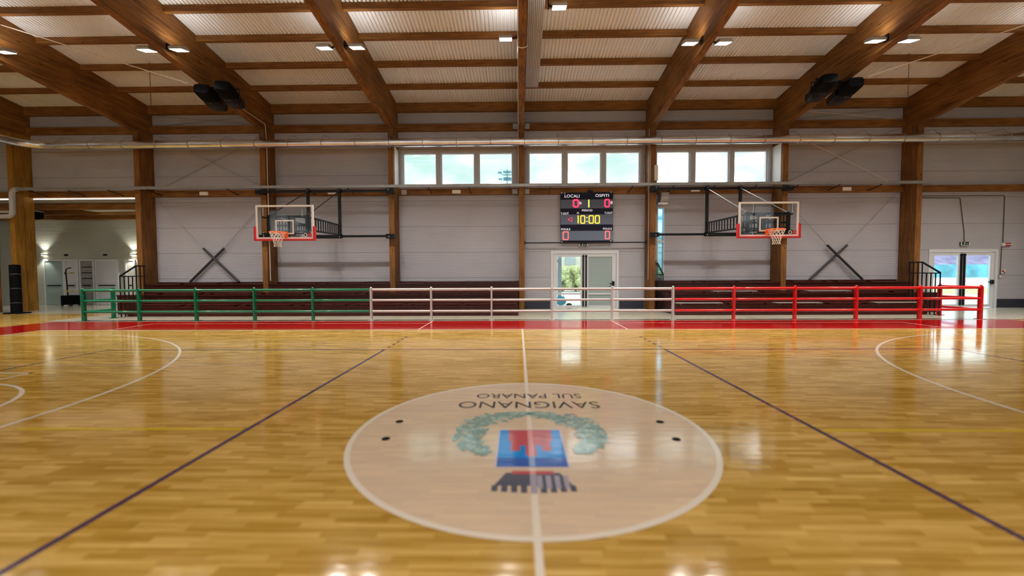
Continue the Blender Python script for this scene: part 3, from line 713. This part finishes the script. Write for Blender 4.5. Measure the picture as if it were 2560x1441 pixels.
small('wall_speaker', 'slim white box on the column between the scoreboard and the right windows', 'box', 5.62, 5.76, 13.32, 13.448, 5.45, 6.1, 'plastic_white')
e_ = empty('air_unit', (6.0, 13.9, 4.5), 'grey angled air vent with a white cap above the narrow blue window', 'vent')
q = MB(); q.box(6.05, 6.38, 13.75, 14.19, 4.78, 5.04); q.prism([(6.05, 4.78), (6.38, 4.78), (6.38, 4.70), (6.24, 4.60), (5.98, 4.60)], 'y', 13.75, 14.19); q.build('vent_body', 'plastic_grey', e_)
box(5.90, 6.32, 13.72, 14.19, 4.53, 4.60).build('vent_cap', 'plastic_white', e_)
# conduits beside the columns
for x0, l in ((5.468, 'pale vertical conduit on the column right of the scoreboard'),):
    tag(MB().tube([(x0, 13.62, 7.7), (x0, 13.62, 5.2), (x0, 13.62, 1.3)], .013, 6).build('conduit', 'cable_white', origin=(x0, 13.62, 1.3)), l, 'conduit')
def wall_conduit(pts, l, mat='cable_dark', r=.016):
    tag(MB().tube([(a, YW-.02, b_) for a, b_ in pts], r, 6).build('wall_conduit', mat, origin=(pts[-1][0], YW-.02, pts[-1][1])), l, 'conduit', 'thin conduits on the right wall')
wall_conduit([(16.85, 4.80), (19.12, 4.78), (19.14, 4.72), (19.36, 3.3), (19.38, 2.88)], 'thin dark conduit leading down to the exit sign over the far right door')
wall_conduit([(16.85, 4.88), (21.0, 4.88), (21.04, 4.84), (21.04, 2.86)], 'thin dark conduit leading down to the red alarm box right of the far right door')
wall_conduit([(21.0, 2.66), (20.98, 1.42)], 'thin dark conduit from the red alarm box down to the wall switch')
def exit_sign(x, z, l):
    e_ = empty('exit_sign', (x, YW-.06, z), l, 'exit sign', 'dark exit signs over the doors')
    box(x-.19, x+.19, YW-.07, YW-.003, z, z+.17).build('sign_box', 'sign_green', e_, bevel=.008)
    q = MB(); yy = YW-.074
    q.box(x-.19, x-.15, yy, yy+.003, z+.02, z+.15); q.box(x+.15, x+.19, yy, yy+.003, z+.02, z+.15); q.box(x-.15, x+.15, yy, yy+.003, z-.0, z+.02)
    q.cyl((x-.03, yy, z+.135), (x-.03, yy+.003, z+.135), .018, 12)
    q.bar((x-.03, yy+.0015, z+.12), (x-.05, yy+.0015, z+.075), .003, .026, (1, 0, 0)); q.bar((x-.05, yy+.0015, z+.075), (x-.085, yy+.0015, z+.035), .003, .016, (1, 0, 0)); q.bar((x-.05, yy+.0015, z+.075), (x-.01, yy+.0015, z+.045), .003, .016, (1, 0, 0))
    q.bar((x-.035, yy+.0015, z+.11), (x+.01, yy+.0015, z+.09), .003, .012, (1, 0, 0)); q.box(x+.04, x+.10, yy, yy+.003, z+.07, z+.10)
    q.build('sign_pictogram', 'plastic_white', e_)
exit_sign(2.77, 2.74, 'dark exit sign over the middle double door under the scoreboard'); exit_sign(19.38, 2.70, 'dark exit sign over the far right double door')
e_ = empty('alarm_box', (21.1, YW-.05, 2.68), 'red fire alarm box with white lamp right of the far right door', 'alarm')
box(21.02, 21.34, YW-.07, YW-.003, 2.68, 2.82).build('alarm_body', 'red_plastic', e_, bevel=.006); MB().cyl((21.02, YW-.1, 2.75), (21.02, YW-.02, 2.75), .06, 16).build('alarm_lamp', 'plastic_white', e_)
MB().box(21.12, 21.34, YW-.074, YW-.070, 2.735, 2.765).build('alarm_stripe', 'plastic_white', e_)
e_ = empty('call_point', (21.08, YW-.03, 1.49), 'small red and white emergency call point on the right wall', 'call point')
box(21.0, 21.16, YW-.05, YW-.003, 1.50, 1.66).build('call_point_plate', 'plastic_white', e_); box(21.02, 21.10, YW-.055, YW-.05, 1.55, 1.64).build('call_point_button', 'red_plastic', e_); box(21.10, 21.15, YW-.055, YW-.05, 1.51, 1.56).build('call_point_mark', 'black_matte', e_)
e_ = empty('wall_switch', (20.97, YW-.03, 1.30), 'small grey wall switch below the emergency call point', 'switch')
box(20.91, 21.03, YW-.05, YW-.003, 1.31, 1.42).build('switch_plate', 'plastic_grey', e_); box(20.94, 21.0, YW-.056, YW-.05, 1.335, 1.395).build('switch_rocker', 'plastic_white', e_)

# wall crosses: thin bracing rods with padded lower ends
def cross(cx, l, sgn):
    e_ = empty('wall_cross', (cx, 14.05, 1.26), l, 'brace', 'padded steel crosses on the wall')
    c0 = Vector((cx, 14.06, 2.13)); dx, dz = 1.14, .87
    up1 = Vector((cx-.44, 14.04, 2.76)); up2 = Vector((cx+.46, 14.09, 2.76)); lo1 = Vector((cx+1.12, 14.04, 1.26)); lo2 = Vector((cx-1.13, 14.09, 1.26))
    for a, b_ in ((up1, lo1), (up2, lo2)): MB().cyl(a, b_, .05, 12).build('foam_pad', 'dark_rubber', e_)
    xl, xr = cx-2.48, cx+2.48
    MB().cyl(up1, (xl, 14.04, 4.95), .012, 6).build('brace_rod', 'galv', e_); MB().cyl(up2, (xr, 14.09, 4.95), .012, 6).build('brace_rod', 'galv', e_)
    for z0, z1 in ((5.36, 7.80), (8.17, 8.64)):
        MB().cyl((xl, 14.10, z1), (xr, 14.10, z0), .012, 6).build('brace_rod', 'cable_white' if sgn > 0 else 'galv', e_)
        MB().cyl((xl, 14.14, z0), (xr, 14.14, z1), .012, 6).build('brace_rod', 'galv', e_)
cross(-13.72, 'dark padded X-shaped wall brace left of the left basketball hoop', -1)
cross(13.80, 'dark padded X-shaped wall brace right of the right basketball hoop', 1)

# ------------------------------------------------------------------ scoreboard
e_ = empty('scoreboard', (2.89, 14.1, 2.95), 'black electronic scoreboard showing 10:00 above the middle door', 'scoreboard')
X0, X1_, ZT, ZB_ = 1.74, 4.04, 5.11, 2.95
sx_ = lambda u: X0+(u-385)/1230*(X1_-X0)
sz_ = lambda v: ZT-(v-130)/1180*(ZT-ZB_)
YF = 14.0
box(X0, X1_, YF, YW-.17, ZB_, ZT).build('scoreboard_case', 'sb_dark', e_, bevel=.01)
for a, b_ in ((300, 510), (655, 895), (1045, 1275)): box(X0+.01, X1_-.01, YF-.012, YF, sz_(b_), sz_(a)).build('display_window', 'sb_glass', e_)
q = MB(); pl = lambda u, v: (u, YF-.004, v)
for s, a, b_, c, d in (('LOCALI', 485, 830, 180, 250), ('OSPITI', 1200, 1515, 175, 240), ('PERIOD', 890, 1135, 535, 580), ('T.OUT', 395, 580, 605, 655), ('T.OUT', 1415, 1605, 597, 645), ('FOULS', 405, 615, 980, 1030), ('FOULS', 1385, 1585, 975, 1020)):
    text_mesh(q, s, sx_(a), sx_(b_), sz_(d), sz_(c), pl)
pl2 = lambda u, v: (u, YF-.016, v)
text_mesh(q, 'B', sx_(830), sx_(880), sz_(415), sz_(355), pl2); text_mesh(q, 'B', sx_(1555), sx_(1605), sz_(410), sz_(345), pl2)
text_mesh(q, 'D', sx_(775), sx_(820), sz_(635), sz_(600), pl)
q.build('scoreboard_lettering', 'sb_text', e_)
def seg0(mb, a, b_, c, d, t):
    x0, x1, z0, z1 = sx_(a), sx_(b_), sz_(d), sz_(c); y0, y1 = YF-.018, YF-.012
    mb.box(x0, x0+t, y0, y1, z0+t*.6, (z0+z1)/2-.004); mb.box(x0, x0+t, y0, y1, (z0+z1)/2+.004, z1-t*.6)
    mb.box(x1-t, x1, y0, y1, z0+t*.6, (z0+z1)/2-.004); mb.box(x1-t, x1, y0, y1, (z0+z1)/2+.004, z1-t*.6)
    mb.box(x0+t*.7, x1-t*.7, y0, y1, z0, z0+t); mb.box(x0+t*.7, x1-t*.7, y0, y1, z1-t, z1)
    return mb
for a, b_, c, d, mt, t in ((672, 820, 290, 490, 'digit_red', .07), (1408, 1540, 290, 490, 'digit_red', .06), (440, 580, 1055, 1262, 'digit_coral', .045), (1425, 1545, 1045, 1250, 'digit_coral', .045),
                           (850, 965, 675, 875, 'digit_yellow', .042), (1045, 1165, 675, 875, 'digit_yellow', .042), (1190, 1305, 675, 875, 'digit_yellow', .042)):
    seg0(MB(), a, b_, c, d, t).build('digit_zero', mt, e_)
for a, c, d, mt in ((1048, 305, 490, 'digit_lime'), (801, 680, 865, 'digit_yellow')):
    zc = (sz_(c)+sz_(d))/2
    MB().box(sx_(a)-.024, sx_(a)+.024, YF-.018, YF-.012, sz_(d), zc-.004).box(sx_(a)-.024, sx_(a)+.024, YF-.018, YF-.012, zc+.004, sz_(c)).build('digit_one', mt, e_)
MB().cyl((sx_(1004), YF-.018, sz_(730)), (sx_(1004), YF-.012, sz_(730)), .028, 12).cyl((sx_(1004), YF-.018, sz_(820)), (sx_(1004), YF-.012, sz_(820)), .028, 12).build('clock_colon', 'sb_text', e_)
q = MB(); tri = [Vector((sx_(a), YF-.015, sz_(c))) for a, c in ((560, 772), (655, 725), (655, 822))]; q.tube(tri, .014, 6, True); q.build('possession_arrow', 'digit_red', e_)
q = MB()
for a, c in ((418, 142), (1568, 132), (418, 1303), (1562, 1290), (487, 145)): q.box(sx_(a)-.035, sx_(a)+.035, YF-.02, YF-.001, sz_(c)-.015, sz_(c)+.015)
q.build('case_clip', 'plastic_white', e_)
box(sx_(1020), sx_(1140), YF-.02, YF+.08, ZT+.001, sz_(80)).build('horn_box', 'sb_dark', e_, bevel=.01)
e_ = empty('support_bar', (2.8, 14.05, 2.95), 'thin black horizontal bar between two columns behind the scoreboard foot', 'bar')
MB().cyl((.153, 13.95, 2.92), (5.482, 13.95, 2.92), .025, 8).build('bar_tube', 'black_metal', e_)
for x in (.16, 5.475): box(min(x, x+(.03 if x < 1 else -.03)), max(x, x+(.03 if x < 1 else -.03)), 13.88, 14.02, 2.84, 3.0).build('bar_plate', 'black_metal', e_)

# ------------------------------------------------------------------ basketball hoops on swing-out wall frames
def hoop(l, s, wx, fx, bx, ends):
    """wx: x of the two wall uprights, fx: of the two front posts, bx: board centre, ends: ends of the wall bars"""
    e_ = empty('basketball_hoop', (bx, 8.75, 2.4), l, 'basketball hoop', 'basketball hoops on black wall frames')
    yw = 13.2; f_ = MB()
    f_.box(ends[0], ends[1], yw-.05, yw+.03, 5.03, 5.12); f_.box(ends[0], ends[1], yw-.05, yw+.03, 3.14, 3.23)
    for x in ends:
        for z in (5.075, 3.185): f_.box(x-.17, x+.17, yw-.04, 13.448, z-.09, z+.09)
    for x in wx: f_.box(x-.055, x+.055, yw-.13, yw-.051, 3.10, 5.16)
    for x in wx:
        f_.box(x-.08, x+.08, yw-.14, yw-.04, 5.0, 5.15); f_.box(x-.08, x+.08, yw-.14, yw-.04, 3.10, 3.27)
    f_.box(min(wx)-.05, max(wx)+.05, yw-.12, yw-.06, 3.09, 3.24)
    f_.build('wall_frame', 'black_metal', e_)
    q = MB()
    for x in list(wx)+list(ends):
        for z in (5.10, 3.15): q.cyl((x, yw-.16, z), (x, yw-.14, z), .018, 8)
    q.build('frame_bolts', 'steel', e_)
    yf = 9.15
    for a, c in zip(wx, fx):
        q = MB(); A0, A1 = Vector((a, yw-.12, 3.64)), Vector((c, yf, 3.47)); B0, B1 = Vector((a, yw-.12, 3.24)), Vector((c, yf, 3.04))
        q.bar(A0, A1, .05, .055); q.bar(B0, B1, .05, .055)
        for k in range(1, 14): t = k/14; q.bar(A0.lerp(A1, t), B0.lerp(B1, t), .028, .035, (1, 0, 0))
        q.build('ladder_arm', 'black_metal', e_)
        q = MB(); q.cyl((a, yw-.10, 5.06), (c, yf+.02, 3.52), .018, 8); q.cyl(Vector((a, yw-.10, 5.06)).lerp(Vector((c, yf+.02, 3.52)), .93), (c, yf+.02, 3.52), .03, 8)
        q.build('stay_rod', 'steel' if s > 0 else 'black_metal', e_)
    q = MB(); xa, xb_ = min(fx), max(fx)
    for x in fx: q.box(x-.045, x+.045, yf-.05, yf+.04, 2.86, 3.52)
    q.box(xa, xb_, yf-.03, yf+.03, 3.44, 3.51); q.box(xa, xb_, yf-.03, yf+.03, 2.96, 3.03); q.box(xa, xb_, yf-.03, yf+.03, 3.16, 3.22)
    q.box(bx-.10, bx+.10, yf-.08, yf+.05, 2.86, 3.46); q.bar((bx-.3, yf, 3.46), (bx+.4, yf, 3.20), .03, .05)
    for z in (2.90, 3.42):
        for x in fx: q.bar((x, yf, z), (max(bx-.75, min(bx+.75, x)), 8.80, z), .04, .04)
    q.bar((bx, yf-.05, 2.95), (bx, 8.80, 2.93), .12, .08)
    q.build('front_frame', 'black_metal', e_)
    q = MB()
    for x in fx:
        xx = max(bx-.78, min(bx+.78, x)); q.cyl((xx, 8.84, 2.76), (xx, 8.84, 2.95), .014, 8); q.cyl((xx, 8.84, 3.45), (xx, 8.84, 3.75), .014, 8)
    q.build('adjuster_rod', 'steel', e_)
    # board
    yb = 8.75; hw, z0, z1 = .915, 2.72, 3.785
    bd = box(bx-hw+.01, bx+hw-.01, yb-.005, yb+.007, z0+.01, z1-.01).build('backboard', 'board_glass', e_)
    q = MB(); t = .055
    q.box(bx-hw, bx+hw, yb-.012, yb+.035, z1-t, z1); q.box(bx-hw, bx+hw, yb-.012, yb+.035, z0, z0+t); q.box(bx-hw, bx-hw+t, yb-.012, yb+.035, z0+t, z1-t); q.box(bx+hw-t, bx+hw, yb-.012, yb+.035, z0+t, z1-t)
    q.build('board_frame', 'board_white', bd)
    q = MB(); a, c, d, f = .295, .045, z0+.15, z0+.15+.45
    q.box(bx-a, bx+a, yb-.012, yb-.006, f-c, f); q.box(bx-a, bx+a, yb-.012, yb-.006, d, d+c); q.box(bx-a, bx-a+c, yb-.012, yb-.006, d+c, f-c); q.box(bx+a-c, bx+a, yb-.012, yb-.006, d+c, f-c)
    q.build('target_square', 'board_white', bd)
    q = MB(); h = .055
    pts = [(bx-hw-h, z0-h), (bx+hw+h, z0-h), (bx+hw+h, z0+.38), (bx+hw-.005, z0+.40), (bx+hw-.005, z0), (bx-hw+.005, z0), (bx-hw+.005, z0+.40), (bx-hw-h, z0+.38)]
    vs = [(x, y, z) for y in (yb-.04, yb+.05) for x, z in pts]; n = 8
    quads = [(0, 1, 4, 5), (1, 2, 3, 4), (0, 5, 6, 7)]
    q.add(vs, [tuple(qq) for qq in quads]+[tuple(i+n for i in reversed(qq)) for qq in quads]+[((i+1) % n, i, n+i, n+(i+1) % n) for i in range(n)])
    q.build('edge_padding', 'pad_red', bd)
    q = MB(); lx = bx+hw-.26
    q.cyl((lx, yb-.010, z0+.125), (lx, yb-.006, z0+.125), .055, 20); q.build('round_mark', 'board_white', bd)
    q = MB(); q.cyl((lx, yb-.013, z0+.125), (lx, yb-.010, z0+.125), .032, 16); q.build('round_mark_centre', 'black_matte', bd)
    q = MB(); q.box(lx+.08, lx+.20, yb-.010, yb-.006, z0+.075, z0+.115); q.box(lx+.08, lx+.20, yb-.010, yb-.006, z0+.13, z0+.175); q.build('label_mark', 'pad_red', bd)
    # rim and net
    zc, yr, rr = 2.895, yb-.40, .232
    q = MB(); q.tube([(bx+rr*math.cos(t), yr+rr*math.sin(t), zc) for t in [2*math.pi*k/32 for k in range(32)]], .014, 8, True)
    q.box(bx-.09, bx+.09, yb-.16, yb-.015, zc-.02, zc+.012); q.box(bx-.11, bx+.11, yb-.03, yb-.012, zc-.14, zc+.05)
    q.bar((bx-.07, yb-.03, zc-.12), (bx-.05, yr+rr-.01, zc-.015), .015, .03); q.bar((bx+.07, yb-.03, zc-.12), (bx+.05, yr+rr-.01, zc-.015), .015, .03)
    ri = q.build('rim', 'orange', e_)
    q = MB(); rings = [(.222, 0), (.205, -.06), (.175, -.13), (.14, -.21), (.112, -.29), (.10, -.37), (.11, -.44)]
    for k in range(12):
        for sg in (-1, 1):
            pts = []
            for j, (r_, dz) in enumerate(rings):
                t = 2*math.pi*(k+sg*.5*(j % 2))/12
                pts.append((bx+r_*math.cos(t), yr+r_*math.sin(t), zc+dz-.01))
            q.tube(pts, .0055, 5)
    q.build('net', 'net', e_)
    return e_
hoop('basketball hoop with red-padded glass board on the left, left of the windows', -1, (-8.93, -7.60), (-8.21, -6.96), -7.475, (-11.03, -5.52))
hoop('basketball hoop with red-padded glass board on the right, right of the scoreboard', 1, (7.71, 9.07), (7.22, 8.50), 7.655, (5.60, 11.12))

# ------------------------------------------------------------------ railings
def rail(name, l, mat, posts, x0, x1, ret=None, ry=11.2):
    e_ = empty(name, ((x0+x1)/2, 9.85, 0), l, 'railing', 'court-side railings')
    yy = 9.85
    def post(x, y):
        q = MB(); q.box(x-.027, x+.027, y-.06, y+.075, .012, 1.10); q.sphere((x, y, 1.115), .042, 10); q.box(x-.09, x+.09, y-.11, y+.11, 0.0, .014)
        q.build('post', mat, e_)
    for x in posts: post(x, yy)
    for z, r in ((1.06, .046), (.695, .040), (.315, .040)):
        pts = [(x0, yy, z), (x1, yy, z)]
        MB().cyl(*pts, r, 12).build('rail', mat, e_)
        if ret is not None: MB().cyl((ret, yy+.05, z), (ret, ry+.05, z), r, 12).build('rail', mat, e_)
    if ret is not None: post(ret, ry)
    return e_
rail('metal_railing', 'green metal railing with three rails, on the left', 'green_paint', [-15.22, -13.26, -11.26, -9.22, -7.19], -15.22, -5.215, -15.22, 10.9)
rail('metal_railing', 'white metal railing with three rails, in the middle', 'rail_white', [-5.17, -3.1, -1.03, 1.03, 3.08, 5.14], -5.12, 5.09)
rail('metal_railing', 'red metal railing with three rails, on the right', 'rail_red', [7.19, 9.24, 11.29, 13.41, 15.42], 5.20, 15.42, 15.42)

# ------------------------------------------------------------------ bleachers
def bleacher(l, x0, x1, cols, grey, u0, u1):
    e_ = empty('bleacher', ((x0+x1)/2, 12.5, 0), l, 'bleacher', 'dark wooden bleachers')
    q = MB()
    q.box(x0, x1, 11.32, 11.36, 0, .33); q.box(u0, u1, 12.22, 12.26, 0, .73)
    q.box(x0, x0+.04, 11.36, 12.22, 0, .33); q.box(x1-.04, x1, 11.36, 12.22, 0, .33); q.box(u0, u0+.04, 12.26, 13.44, 0, .73); q.box(u1-.04, u1, 12.26, 13.44, 0, .73)
    q.build('riser', 'bench', e_)
    MB().box(x0, x1, 11.30, 12.24, .33, .38).build('tread', 'bench', e_)
    MB().box(u0, u1, 12.18, 13.44, .73, .78).build('tread', 'bench', e_)
    xs_ = [u0]+[v for c in cols for v in (c-HW-.01, c+HW+.01)]+[u1]
    for a, b_ in zip(xs_[::2], xs_[1::2]):
        if b_-a > .1: MB().box(a, b_, 13.44, 13.48, .78, 1.13).box(a, b_, 13.40, YW-.02, 1.13, 1.18).box(a, b_, YW-.05, YW-.004, 1.18, 1.25).build('back_row', 'bench', e_)
    # slatted seats: short benches along each row
    n_ = max(1, round((x1-x0)/2.05)); L_ = (x1-x0)/n_
    for row, (y, z) in enumerate(((11.42, .38), (12.42, .78), (13.50, 1.18))):
        for k in range(n_):
            a, b_ = x0+k*L_+.06, x0+(k+1)*L_-.06
            if row == 2 and any(a-.2 < c < b_+.2 for c in cols): continue
            s_ = MB(); s_.box(a, b_, y, y+.30, z+.045, z+.075); s_.box(a+.15, a+.2, y+.04, y+.26, z, z+.045); s_.box(b_-.2, b_-.15, y+.04, y+.26, z, z+.045)
            s_.build('seat_plank', 'bench_reflection' if (grey and (row+k) % 2 == 0 and row < 2) else 'bench_seat', e_)  # alternate planks take the painted reflection tone
    return e_
bleacher('long dark red-brown bleacher behind the green and white railings', -15.1, -0.12, (XB[3], XB[4], XB[5]), False, -16.36, -0.12)
bleacher('dark bleacher with grey reflections painted on some seats, behind the red railing', 5.80, 15.1, (XB[7],), True, 5.80, 16.5)
def guard(x, l, y0, y1, zt, ztop, zlow, zbase):
    e_ = empty('stair_guard', (x, y0, zbase), l, 'guard rail', 'black guard rails at the bleacher ends')
    q = MB(); q.bar((x, y0, zlow), (x, y0+.68*(y1 > y0), ztop), .045, .05); q.bar((x, y0+.68, ztop), (x, y1, ztop), .045, .05); q.bar((x, y0, zlow-.01), (x, y0+.68, zlow-.01), .04, .04)
    q.bar((x, y0+.68, zlow-.01), (x, y1, zlow-.01), .03, .03); q.bar((x, y0, zt), (x, y1, zt), .04, .04)
    q.build('hand_rail', 'black_metal', e_)
    y = y0
    while y <= y1+.01:
        top = zlow-.03 if y > y0+.02 else zlow
        if y >= y0+.66: top = ztop-.02
        MB().box(x-.014, x+.014, y-.014, y+.014, zbase, top).build('baluster', 'black_metal', e_); y += .17
guard(-15.14, 'black guard rail at the left end of the left bleacher', 11.12, 12.2, 1.0, 1.95, 1.55, .0)
guard(15.16, 'black guard rail at the right end of the right bleacher', 10.95, 12.15, 1.0, 1.95, 1.55, .0)
guard(5.74, 'small black guard rail at the left end of the right bleacher, beside the narrow window', 12.55, 13.42, 1.2, 1.98, 1.52, .0)

# ------------------------------------------------------------------ far left things
e_ = empty('rolled_pad', (-21.0, 12.6, 0), 'tall black padded roll standing in front of the leftmost column', 'pad')
q = MB(); q.cyl((-21.15, 12.72, .02), (-21.42, 12.95, 2.02), .17, 20); q.build('pad_roll', 'black_matte', e_)
q = MB(); q.box(-21.42, -20.78, 12.45, 12.95, 0, .05); q.build('pad_foot', 'black_matte', e_, bevel=.01)
q = MB()
for t in (.2, .5, .8):
    p_ = Vector((-21.15, 12.72, .02)).lerp(Vector((-21.42, 12.95, 2.02)), t); d_ = Vector((-.27, .23, 2.0)).normalized()
    q.cyl(p_-d_*.02, p_+d_*.02, .174, 20)
q.build('pad_strap', 'dark_rubber', e_)
e_ = empty('pole_stand', (-23.1, 16.5, 0), 'black pole stand with curved handle and dark box base in front of the lobby doors', 'stand')
q = MB(); q.box(-23.3, -22.8, 16.3, 16.8, .08, .55); q.build('stand_base', 'black_matte', e_, bevel=.03)
q = MB()
for a in (-23.25, -22.85):
    for b_ in (16.33, 16.77): q.cyl((a-.02, b_, .05), (a+.02, b_, .05), .05, 12)
q.build('stand_wheel', 'dark_rubber', e_)
q = MB(); q.tube([(-23.12, 16.5, .5), (-23.15, 16.5, 1.2), (-23.18, 16.5, 1.75), (-23.15, 16.5, 1.88), (-23.05, 16.5, 1.94), (-22.9, 16.5, 1.95)], .028, 8); q.sphere((-23.18, 16.5, 1.68), .06, 10); q.build('stand_pole', 'black_metal', e_)
box(-23.25, -22.75, 16.4, 16.6, .74, .80).build('stand_shelf', 'hedge', e_); box(-23.05, -22.82, 16.42, 16.58, 1.66, 1.72).build('stand_tray', 'hedge', e_)
for x, l in ((-25.12, 'left'), (-20.36, 'right')):
    e_ = empty('wall_lamp', (x, 17.2, 2.62), 'glowing up-and-down wall lamp on the lobby back wall, the %s one' % l, 'wall lamp', 'wall lamps in the lobby')
    box(x-.13, x+.13, 17.18, 17.295, 2.62, 2.70).build('lamp_body', 'plastic_white', e_)
    box(x-.11, x+.11, 17.19, 17.285, 2.703, 2.708).build('lamp_lens', 'wall_lamp_lens', e_); box(x-.11, x+.11, 17.19, 17.285, 2.612, 2.617).build('lamp_lens', 'wall_lamp_lens', e_)
    for dz, rx in ((.10, math.pi), (-.02, 0)):
        d_ = bpy.data.lights.new('wall_lamp_light', 'SPOT'); d_.energy = 38; d_.spot_size = R(95); d_.spot_blend = .6; d_.color = (1, .95, .78); d_.shadow_soft_size = .04
        o = bpy.data.objects.new('wall_lamp_light', d_); o.location = (x, 17.12, 2.63+dz); o.rotation_euler = (rx, 0, 0); col.objects.link(o)
for x, l in ((-24.0, 'left'), (-21.9, 'right')):
    small('door_sign', 'small dark sign above the lobby doors, the %s one' % l, 'sign', x-.1, x+.1, 17.27, 17.297, 2.60, 2.68, 'black_matte', 'small signs in the lobby')
# lobby fill: two added panels out of sight behind the wall above the opening
for x in (-24.5, -19.5):
    e_ = empty('lobby_fill_panel', (x, 15.3, 4.6), 'added flat fill light hidden behind the wall over the lobby opening', 'light', 'added lobby fill lights')
    box(x-1.2, x+1.2, 15.06, 15.76, 4.66, 4.70).build('lamp_body', 'plastic_white', e_)
    d_ = bpy.data.lights.new('lobby_fill', 'AREA'); d_.energy = 10; d_.size = 2.0; d_.spread = R(95); d_.color = (.92, 1.0, .86); o = bpy.data.objects.new('lobby_fill', d_); o.location = (x, 15.35, 4.64); col.objects.link(o)

# ------------------------------------------------------------------ outside
gm = MB(); gm.box(-90, 90, -120, -60, -.3, -.02); gm.box(XL-.25, XR+.25, -60, YB-.22, -.3, -.02); gm.box(-90, 90, 17.55, 200, -.3, -.02); gm.box(-16.2, 90, 14.42, 17.55, -.3, -.02); gm.box(XR+.25, 90, -60, 14.42, -.3, -.02); gm.box(-90, XL-.25, -60, 17.55, -.3, -.02)
struct('ground', gm, 'paving')
struct('ground_lawn', box(9, 60, 25, 33, -.02, .0), 'grass')
e_ = empty('entrance_canopy', (2.0, 17.2, 0), 'pale canopy on posts outside the middle door', 'canopy')
for x in (2.05, -1.5, 6.5): box(x-.10, x+.10, 17.4, 17.6, -.02, 3.1).build('canopy_post', 'grey_frame', e_)
box(-2, 7, 17.35, 17.65, 3.1, 3.3).build('canopy_beam', 'grey_frame', e_); box(-2, 7, 14.45, 17.9, 3.3, 3.4).build('canopy_roof', 'plastic_white', e_)
box(-1.4, 1.95, 17.44, 17.56, 2.15, 2.3).build('canopy_rail', 'grey_frame', e_); box(2.15, 6.4, 17.44, 17.56, 2.62, 2.7).build('canopy_rail', 'grey_frame', e_)
hd = MB(); rnd = random.Random(11)
for k in range(420):
    hd.sphere((rnd.uniform(-6, 13), rnd.uniform(29.6, 31.2), rnd.uniform(.2, 1.9)), rnd.uniform(.22, .45), 6)
tag(hd.build('hedge', 'hedge', origin=(4, 30, 0)), 'yellow-green hedge seen through the middle door', 'hedge')
e_ = empty('house', (4, 36, 0), 'pale house with small windows behind the hedge, seen through the middle door', 'building')
box(-8, 16, 35, 44, -.02, 5.0).build('house_wall', 'stucco', e_)
MB().prism([(34.5, 5.0), (44.5, 5.0), (39.5, 7.0)], 'x', -8.5, 16.5).build('house_roof', 'shield_pale', e_)
for k in range(6): box(-5+3.1*k, -4+3.1*k, 34.93, 34.99, 2.3, 3.5).build('house_window', 'plastic_grey', e_)
e_ = empty('blue_bag', (1.9, 14.9, 0), 'bright blue bag on the ground outside the middle door, left side', 'bag')
q = MB(); q.sphere((1.86, 14.95, .30), .26, 14, (1.0, .7, .85)); q.build('bag_body', 'blue_bag', e_)
q = MB(); q.tube([(1.72, 14.93, .48), (1.78, 14.9, .62), (1.94, 14.9, .62), (2.0, 14.93, .48)], .015, 6); q.build('bag_handle', 'blue_bag', e_)
q = MB(); q.sphere((2.22, 14.8, .10), .12, 10, (1.2, .8, .9)); tag(q.build('dark_bundle', 'black_matte', origin=(2, 14.8, 0)), 'small dark bundle at the foot of the blue bag', 'bundle')
hl = MB(); vs = []; n = 60
for i in range(n+1):
    x = 20+100*i/n; h = 17+3*math.sin(i*.31)+1.5*math.sin(i*.83+1)
    for j in range(8): t = j/7; vs.append((x, 95+30*t, -.1+h*math.sin(t*math.pi/2)))
hl.add(vs, [(i*8+j, i*8+j+1, (i+1)*8+j+1, (i+1)*8+j) for i in range(n) for j in range(7)], True)
tag(hl.build('wooded_hill', 'hill', origin=(70, 100, 0)), 'dark purple-grey wooded hill seen through the far right door', 'hill')
e_ = empty('sports_fence', (36, 38, 0), 'teal sports-ground fence on posts seen through the far right door', 'fence')
box(22, 60, 38.0, 38.05, .9, 2.2).build('fence_screen', 'teal_net', e_)
for k in range(12): MB().cyl((22+3.2*k, 37.95, -.02), (22+3.2*k, 37.95, 2.9), .05, 8).build('fence_post', 'plastic_white', e_)
tag(box(20, 60, 33.2, 33.5, -.02, .28).build('kerb', 'plastic_white', origin=(40, 33.3, 0)), 'white kerb across the ground seen through the far right door', 'kerb')
e_ = empty('light_mast', (-1.76, 60, 0), 'tall floodlight mast outside, seen through the left window group', 'light mast')
MB().cyl((-1.76, 60, -.02), (-1.76, 60, 17.4), .16, 10, .07).build('mast_pole', 'mast_teal', e_)
MB().box(-2.35, -1.2, 59.9, 60.1, 15.7, 15.85).box(-2.35, -1.2, 59.9, 60.1, 16.5, 16.62).box(-2.2, -1.3, 59.8, 60.2, 16.1, 16.2).build('mast_crossbar', 'mast_teal', e_)
for x, z in ((-2.9, 16.9), (-2.8, 15.9), (-.75, 16.9), (-.85, 15.9), (-2.1, 17.0), (-1.4, 17.0), (-2.1, 16.0), (-1.4, 16.0)):
    MB().bar((-1.76+(x+1.76)*.5, 60, z-.35), (x, 60, z), .08, .08).box(x-.28, x+.28, 59.8, 60.1, z-.1, z+.14).build('mast_lamp', 'mast_teal', e_)
